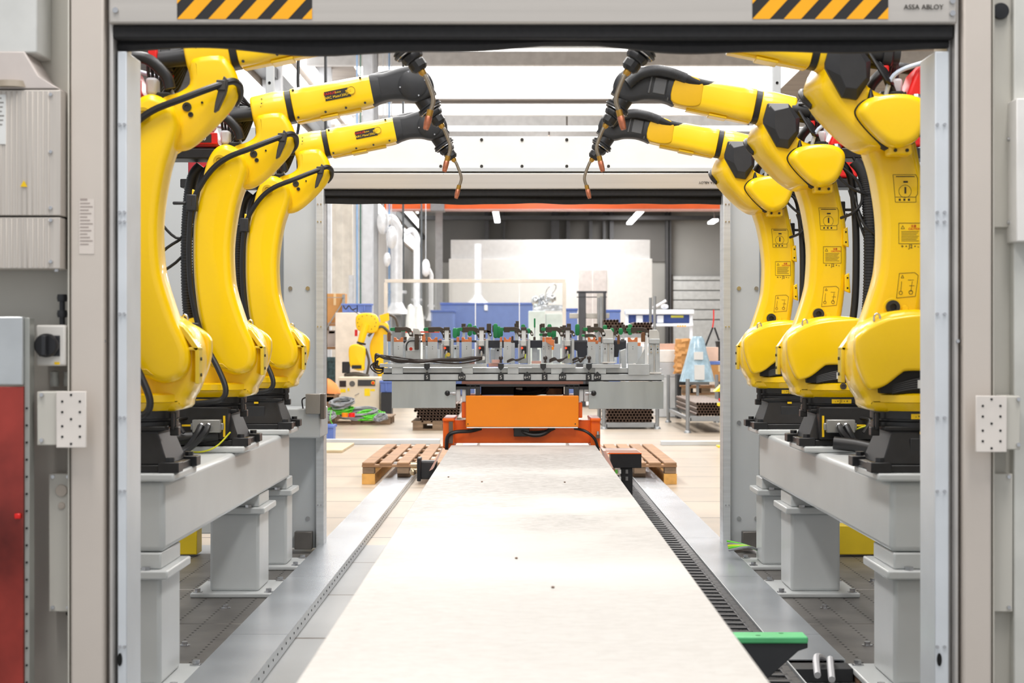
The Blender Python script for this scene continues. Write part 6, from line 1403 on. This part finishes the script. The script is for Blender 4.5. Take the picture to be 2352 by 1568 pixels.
zb, _ = bundle(24.18, 1392, 1505, 5, 936, 7.6, 1.4, 'open-ended brown steel tube stacked on the stillage under the right side plate', 'tubes below the right side plate'); stillage(24.18, 1392, 1505, zb, 1.4, 'steel stillage holding tubes just right of the orange carriage', zb+.28)
zb, _ = bundle(23.8, 944, 1062, 6, 926, 7.6, 1.2, 'open-ended brown steel tube stacked on the pallet left of the orange carriage', 'tubes left of the carriage', taper=.8)
pp = pallet('wooden_pallet', PX(1005, 23.8), 24.35, 0, .68, 1.1, 'grey pallet under the tube stack left of the orange carriage', m1=woodg); pp.scale = (1, 1, max(.3, (zb-.002)/.144))
zb, _ = bundle(23.14, 1599, 1680, 5, 924, 7.0, 3.0, 'open-ended brown steel tube in the stack behind the yellow stand', 'tubes behind the yellow stand', taper=0); stillage(23.14, 1585, 1700, zb, 3.0, 'steel stillage loaded with tubes right of the fixture, behind the yellow stand', PZ(870, 23.14))
zb, _ = bundle(31.2, 1385, 1500, 5, 733, 7.4, 1.0, 'open-ended brown steel tube in the raised stack behind the fixture clamps', 'tubes behind the fixture clamps', skip=lambda j, f: j == 0 and f > .3 or (j == 1 and .4 < f < .6)); stillage(31.2, 1385, 1500, zb, 1.0, 'tall stillage with upright posts holding the raised tube stack', PZ(680, 31.2))
# workbench right
D = 40.3
wk = empty('workbench', (PX(1512, D), D, 0), 'blue and white workbench with shelves in front of the sectional gate', 'workbench'); X0 = wk.location.x
bw = mat('bench_white', (225, 230, 238), .4); bb = mat('bench_blue', (60, 85, 155), .5)
for a, b_, c, d, m_, n_ in ((1437, 1594, 711, 721, bw, 'top_shelf'), (1442, 1588, 722, 742, bb, 'back_panel'), (1440, 1592, 743, 749, bw, 'lamp_shelf'), (1442, 1590, 790, 796, bw, 'bench_top'), (1450, 1585, 812, 816, bw, 'lower_shelf')):
    MB().box(PX(a, D)-X0, PX(b_, D)-X0, 0 if n_ != 'back_panel' else .25, .5 if 'top' in n_ else .3, PZ(d, D), PZ(c, D)).build(n_, m_, wk, bevel=.01)
for px in (1437, 1585): MB().box(PX(px, D)-X0, PX(px+7, D)-X0, .1, .17, 0, PZ(711, D)).build('bench_leg', bw, wk)
MB().box(PX(1543, D)-X0, PX(1572, D)-X0, .22, .25, PZ(729, D), PZ(724, D)).build('yellow_strip', mat('pale_yellow', (235, 230, 90), .5), wk)
for k in range(4): MB().cyl((PX(1557+k*5.5, D)-X0, -.03, PZ(748.5, D)), (PX(1557+k*5.5, D)-X0, 0, PZ(748.5, D)), .02, n=12).build('orange_knob', mat('amber_knob', (250, 160, 20), .5), wk)
for k, px in enumerate((1462, 1510)): MB().box(PX(px, D)-X0, PX(px+15, D)-X0, .1, .24, PZ(741, D), PZ(724, D)).build('white_bin', bw, wk, bevel=.01)
tag(MB().tube([(PX(1505, 39.65), 40.3, PZ(707, 40.3)), (PX(1515, 40.3), 40.3, PZ(699, 40.3)), (PX(1530, 40.3), 40.3, PZ(690, 40.3))], .03).ball((PX(1528, 40.3), 40.43, PZ(704, 40.3)), (.09, .06), 10).build('bench_lamp', mat('lamp_grey_white', (215, 215, 220), .4)), 'grey white jumble of tools on top of the workbench', 'tools')
# boxes, wrapped paper, cone bag on the right
carton(1512, 1556, 789, 803, 27.95, 'flat pinkish box on the grey stack right of the fixture', mat('pinkish_carton', (215, 175, 155), .7), tape=False)
for i, (a, b_, c, d, m_) in enumerate(((1508, 1560, 803, 832, (225, 225, 222)), (1510, 1562, 832, 866, (188, 192, 196)), (1508, 1560, 866, 965, (205, 208, 210)))):
    o = MB().box(PX(a, 27.95), PX(b_, 27.95), 27.89, 28.73, max(.002, PZ(d, 27.95)+.001), PZ(c, 27.95)-.001).build('grey_container', mat('container_%d' % i, m_, .35), bevel=.01); tag(o, '%s grey container of the stack right of the fixture' % ('topmost pale', 'middle', 'lowest tall')[i], 'container')
mb = MB(); random.seed(4)
rings = []
for i in range(15):
    z = PZ(858, 27.45)+i*.039; rings.append([(PX(1574, 27.45)+(.16-.0018*i+random.uniform(-.02, .02))*math.cos(t*PI/8)*(1.05), 27.62+(.15+random.uniform(-.025, .025))*math.sin(t*PI/8), z+random.uniform(-.012, .012)) for t in range(16)])
mb.loft(rings); tag(mb.build('paper_stack', card, ang=15), 'crumpled brown packing paper heap standing on the black bin', 'packing paper')
tag(MB().box(PX(1555, 27.45), PX(1592, 27.45), 27.45, 27.8, 0, PZ(860, 27.45)).build('black_bin', blackp, bevel=.01), 'black bin under the crumpled brown packing paper', 'bin')
D = 26.7
cg = empty('plastic_covered_rack', (PX(1606, D), D+.25, 0), 'clear bluish plastic sheet draped in a cone shape over a stand', 'covered stand')
def ring(w, d, z, n=20): return [(w*math.copysign(abs(math.cos(2*PI*i/n))**.6, math.cos(2*PI*i/n))*(1+.06*math.sin(i*2.3)), d*math.sin(2*PI*i/n), z) for i in range(n)]
MB().loft([ring(.27, .2, PZ(877, D)), ring(.215, .16, PZ(845, D)), ring(.15, .12, PZ(810, D)), ring(.105, .09, PZ(780, D)), ring(.07, .06, PZ(772, D))]).build('plastic_cover', mat('bluish_plastic', (168, 195, 210), .15, var=.15, scale=9, bump=.6), cg)
MB().box(-.07, .085, -.23, -.2, PZ(872, D), PZ(838, D)).box(-.07, .07, -.17, -.14, PZ(826, D), PZ(808, D)).build('white_sheet', labelw, cg, bevel=.002)
MB().box(-.18, .18, -.03, .03, PZ(884, D), PZ(877, D)).box(-.02, .02, -.02, .02, 0, PZ(877, D)).build('stand', steel, cg)
carton(1622, 1650, 797, 829, 27.3, 'pale pink carton right of the plastic cone', mat('pink_carton', (230, 195, 175), .7), tape=False)
carton(1632, 1672, 838, 876, 27.3, 'brown carton on the pallet right of the plastic cone', card)
tag(MB().box(PX(1618, 27.37), PX(1665, 27.37), 27.3, 27.82, PZ(837, 27.3), PZ(830, 27.3)).build('blue_tray', bluep, bevel=.004), 'flat blue tray between the two cartons at right', 'tray')
pr = pallet('wooden_pallet', PX(1620, 27.3), 27.56, 0, .75, .7, 'light pallet on a plinth carrying cartons at the right', slats=5); pr.location.z = PZ(892, 27.3)-.144+.05
tag(MB().box(PX(1620, 27.3)-.36, PX(1620, 27.3)+.36, 27.23, 27.95, 0, pr.location.z-.002).build('plinth', mat('plinth_pale', (215, 205, 190), .6)), 'pale plinth under the right hand pallet', 'plinth')
# tripod-like black and red tool
tp = empty('black_tripod', (PX(1640, 31.2), 31.2, 0), 'black A-shaped trestle with a red upright handle near the right door post', 'trestle')
for a, b_ in (((1637, 752), (1618, 800)), ((1641, 752), (1658, 800))):
    MB().bar((PX(a[0], 31.2)-tp.location.x, 0, PZ(a[1], 31.2)), (PX(b_[0], 31.2)-tp.location.x, 0, PZ(b_[1], 31.2)), .03, .03).bar((PX(b_[0], 31.2)-tp.location.x, 0, PZ(b_[1], 31.2)), (PX(b_[0]+(b_[0]-a[0])*1.2, 31.2)-tp.location.x, 0, 0.01), .03, .03).build('trestle_leg', black, tp)
MB().tube([(PX(1636, 31.2)-tp.location.x, 0, PZ(756, 31.2)), (PX(1639, 31.2)-tp.location.x, 0, PZ(735, 31.2)), (PX(1639, 31.2)-tp.location.x, 0, PZ(711, 31.2))], .012).build('red_handle', red, tp)
tag(MB().lathe([(0, 0), (.17, 0), (.2, .5), (.23, 1.05), (.26, 1.22), (.2, 1.23), (0, 1.2)], (PX(1678, 29.25), 29.25, 0), n=18).build('black_sack', rubber), 'black bag lined bin just beside the right far door post', 'bin')
# yellow stand
D = 20
ys = empty('yellow_stand', (PX(1662, D), D, 0), 'yellow steel stand with a sloped top next to the right far door post', 'stand'); X0 = ys.location.x
yl = mat('stand_yellow', (250, 220, 0), .4)
MB().box(PX(1655, D)-X0, PX(1668, D)-X0, 0, .06, .012, PZ(926, D)).build('column', yl, ys, bevel=.003); MB().box(PX(1648, D)-X0, PX(1682, D)-X0, -.06, .14, .0, .02).build('foot_plate', yl, ys, bevel=.003)
MB().prism([(PX(1640, D)-X0, PZ(899, D)), (PX(1662, D)-X0, PZ(878, D)), (PX(1690, D)-X0, PZ(875, D)), (PX(1690, D)-X0, PZ(899, D))], -.08, .14).build('sloped_top', yl, ys, bevel=.004)
MB().box(PX(1649, D)-X0, PX(1690, D)-X0, -.04, .1, PZ(932, D), PZ(925, D)).build('lower_tray', yl, ys, bevel=.003); MB().box(PX(1674, D)-X0, PX(1680, D)-X0, 0.02, .06, PZ(925, D), PZ(899, D)).build('rear_post', yl, ys)
MB().box(PX(1651, D)-X0, PX(1675, D)-X0, -.03, .05, PZ(922, D), PZ(902, D)).build('scanner', black, ys, bevel=.01); MB().box(PX(1650, D)-X0, PX(1655, D)-X0, -.035, -.03, PZ(920, D), PZ(914, D)).build('red_button', red, ys)
yh = MB().box(PX(728, 15), PX(740, 15), 15, 15.1, PZ(646, 15), PZ(633, 15)).bar((PX(722, 15), 15.05, 0.0), (PX(722, 15), 15.05, PZ(634, 15)), .03, .03).build('yellow_signal_post', yl, bevel=.004); tag(yh, 'yellow post top peeking out beside the left far door post', 'post')
o = MB()
for k, m_ in enumerate(range(5)): o.tube([(PX(1655, 9.7), 9.3+.02*k, .1+.01*k), (PX(1690, 9.7), 9.2+.02*k, .13), (PX(1720, 9.7), 9.3, .1), (PX(1745, 9.7), 9.35, .05+.01*k)], .006, mi=k % 3)
tag(o.build('cable_bundle', [grm, gm, mat('tie_yellow', (210, 225, 20), .5)]), 'green, yellow and grey cables looping by the foot of the right far wall', 'cable')
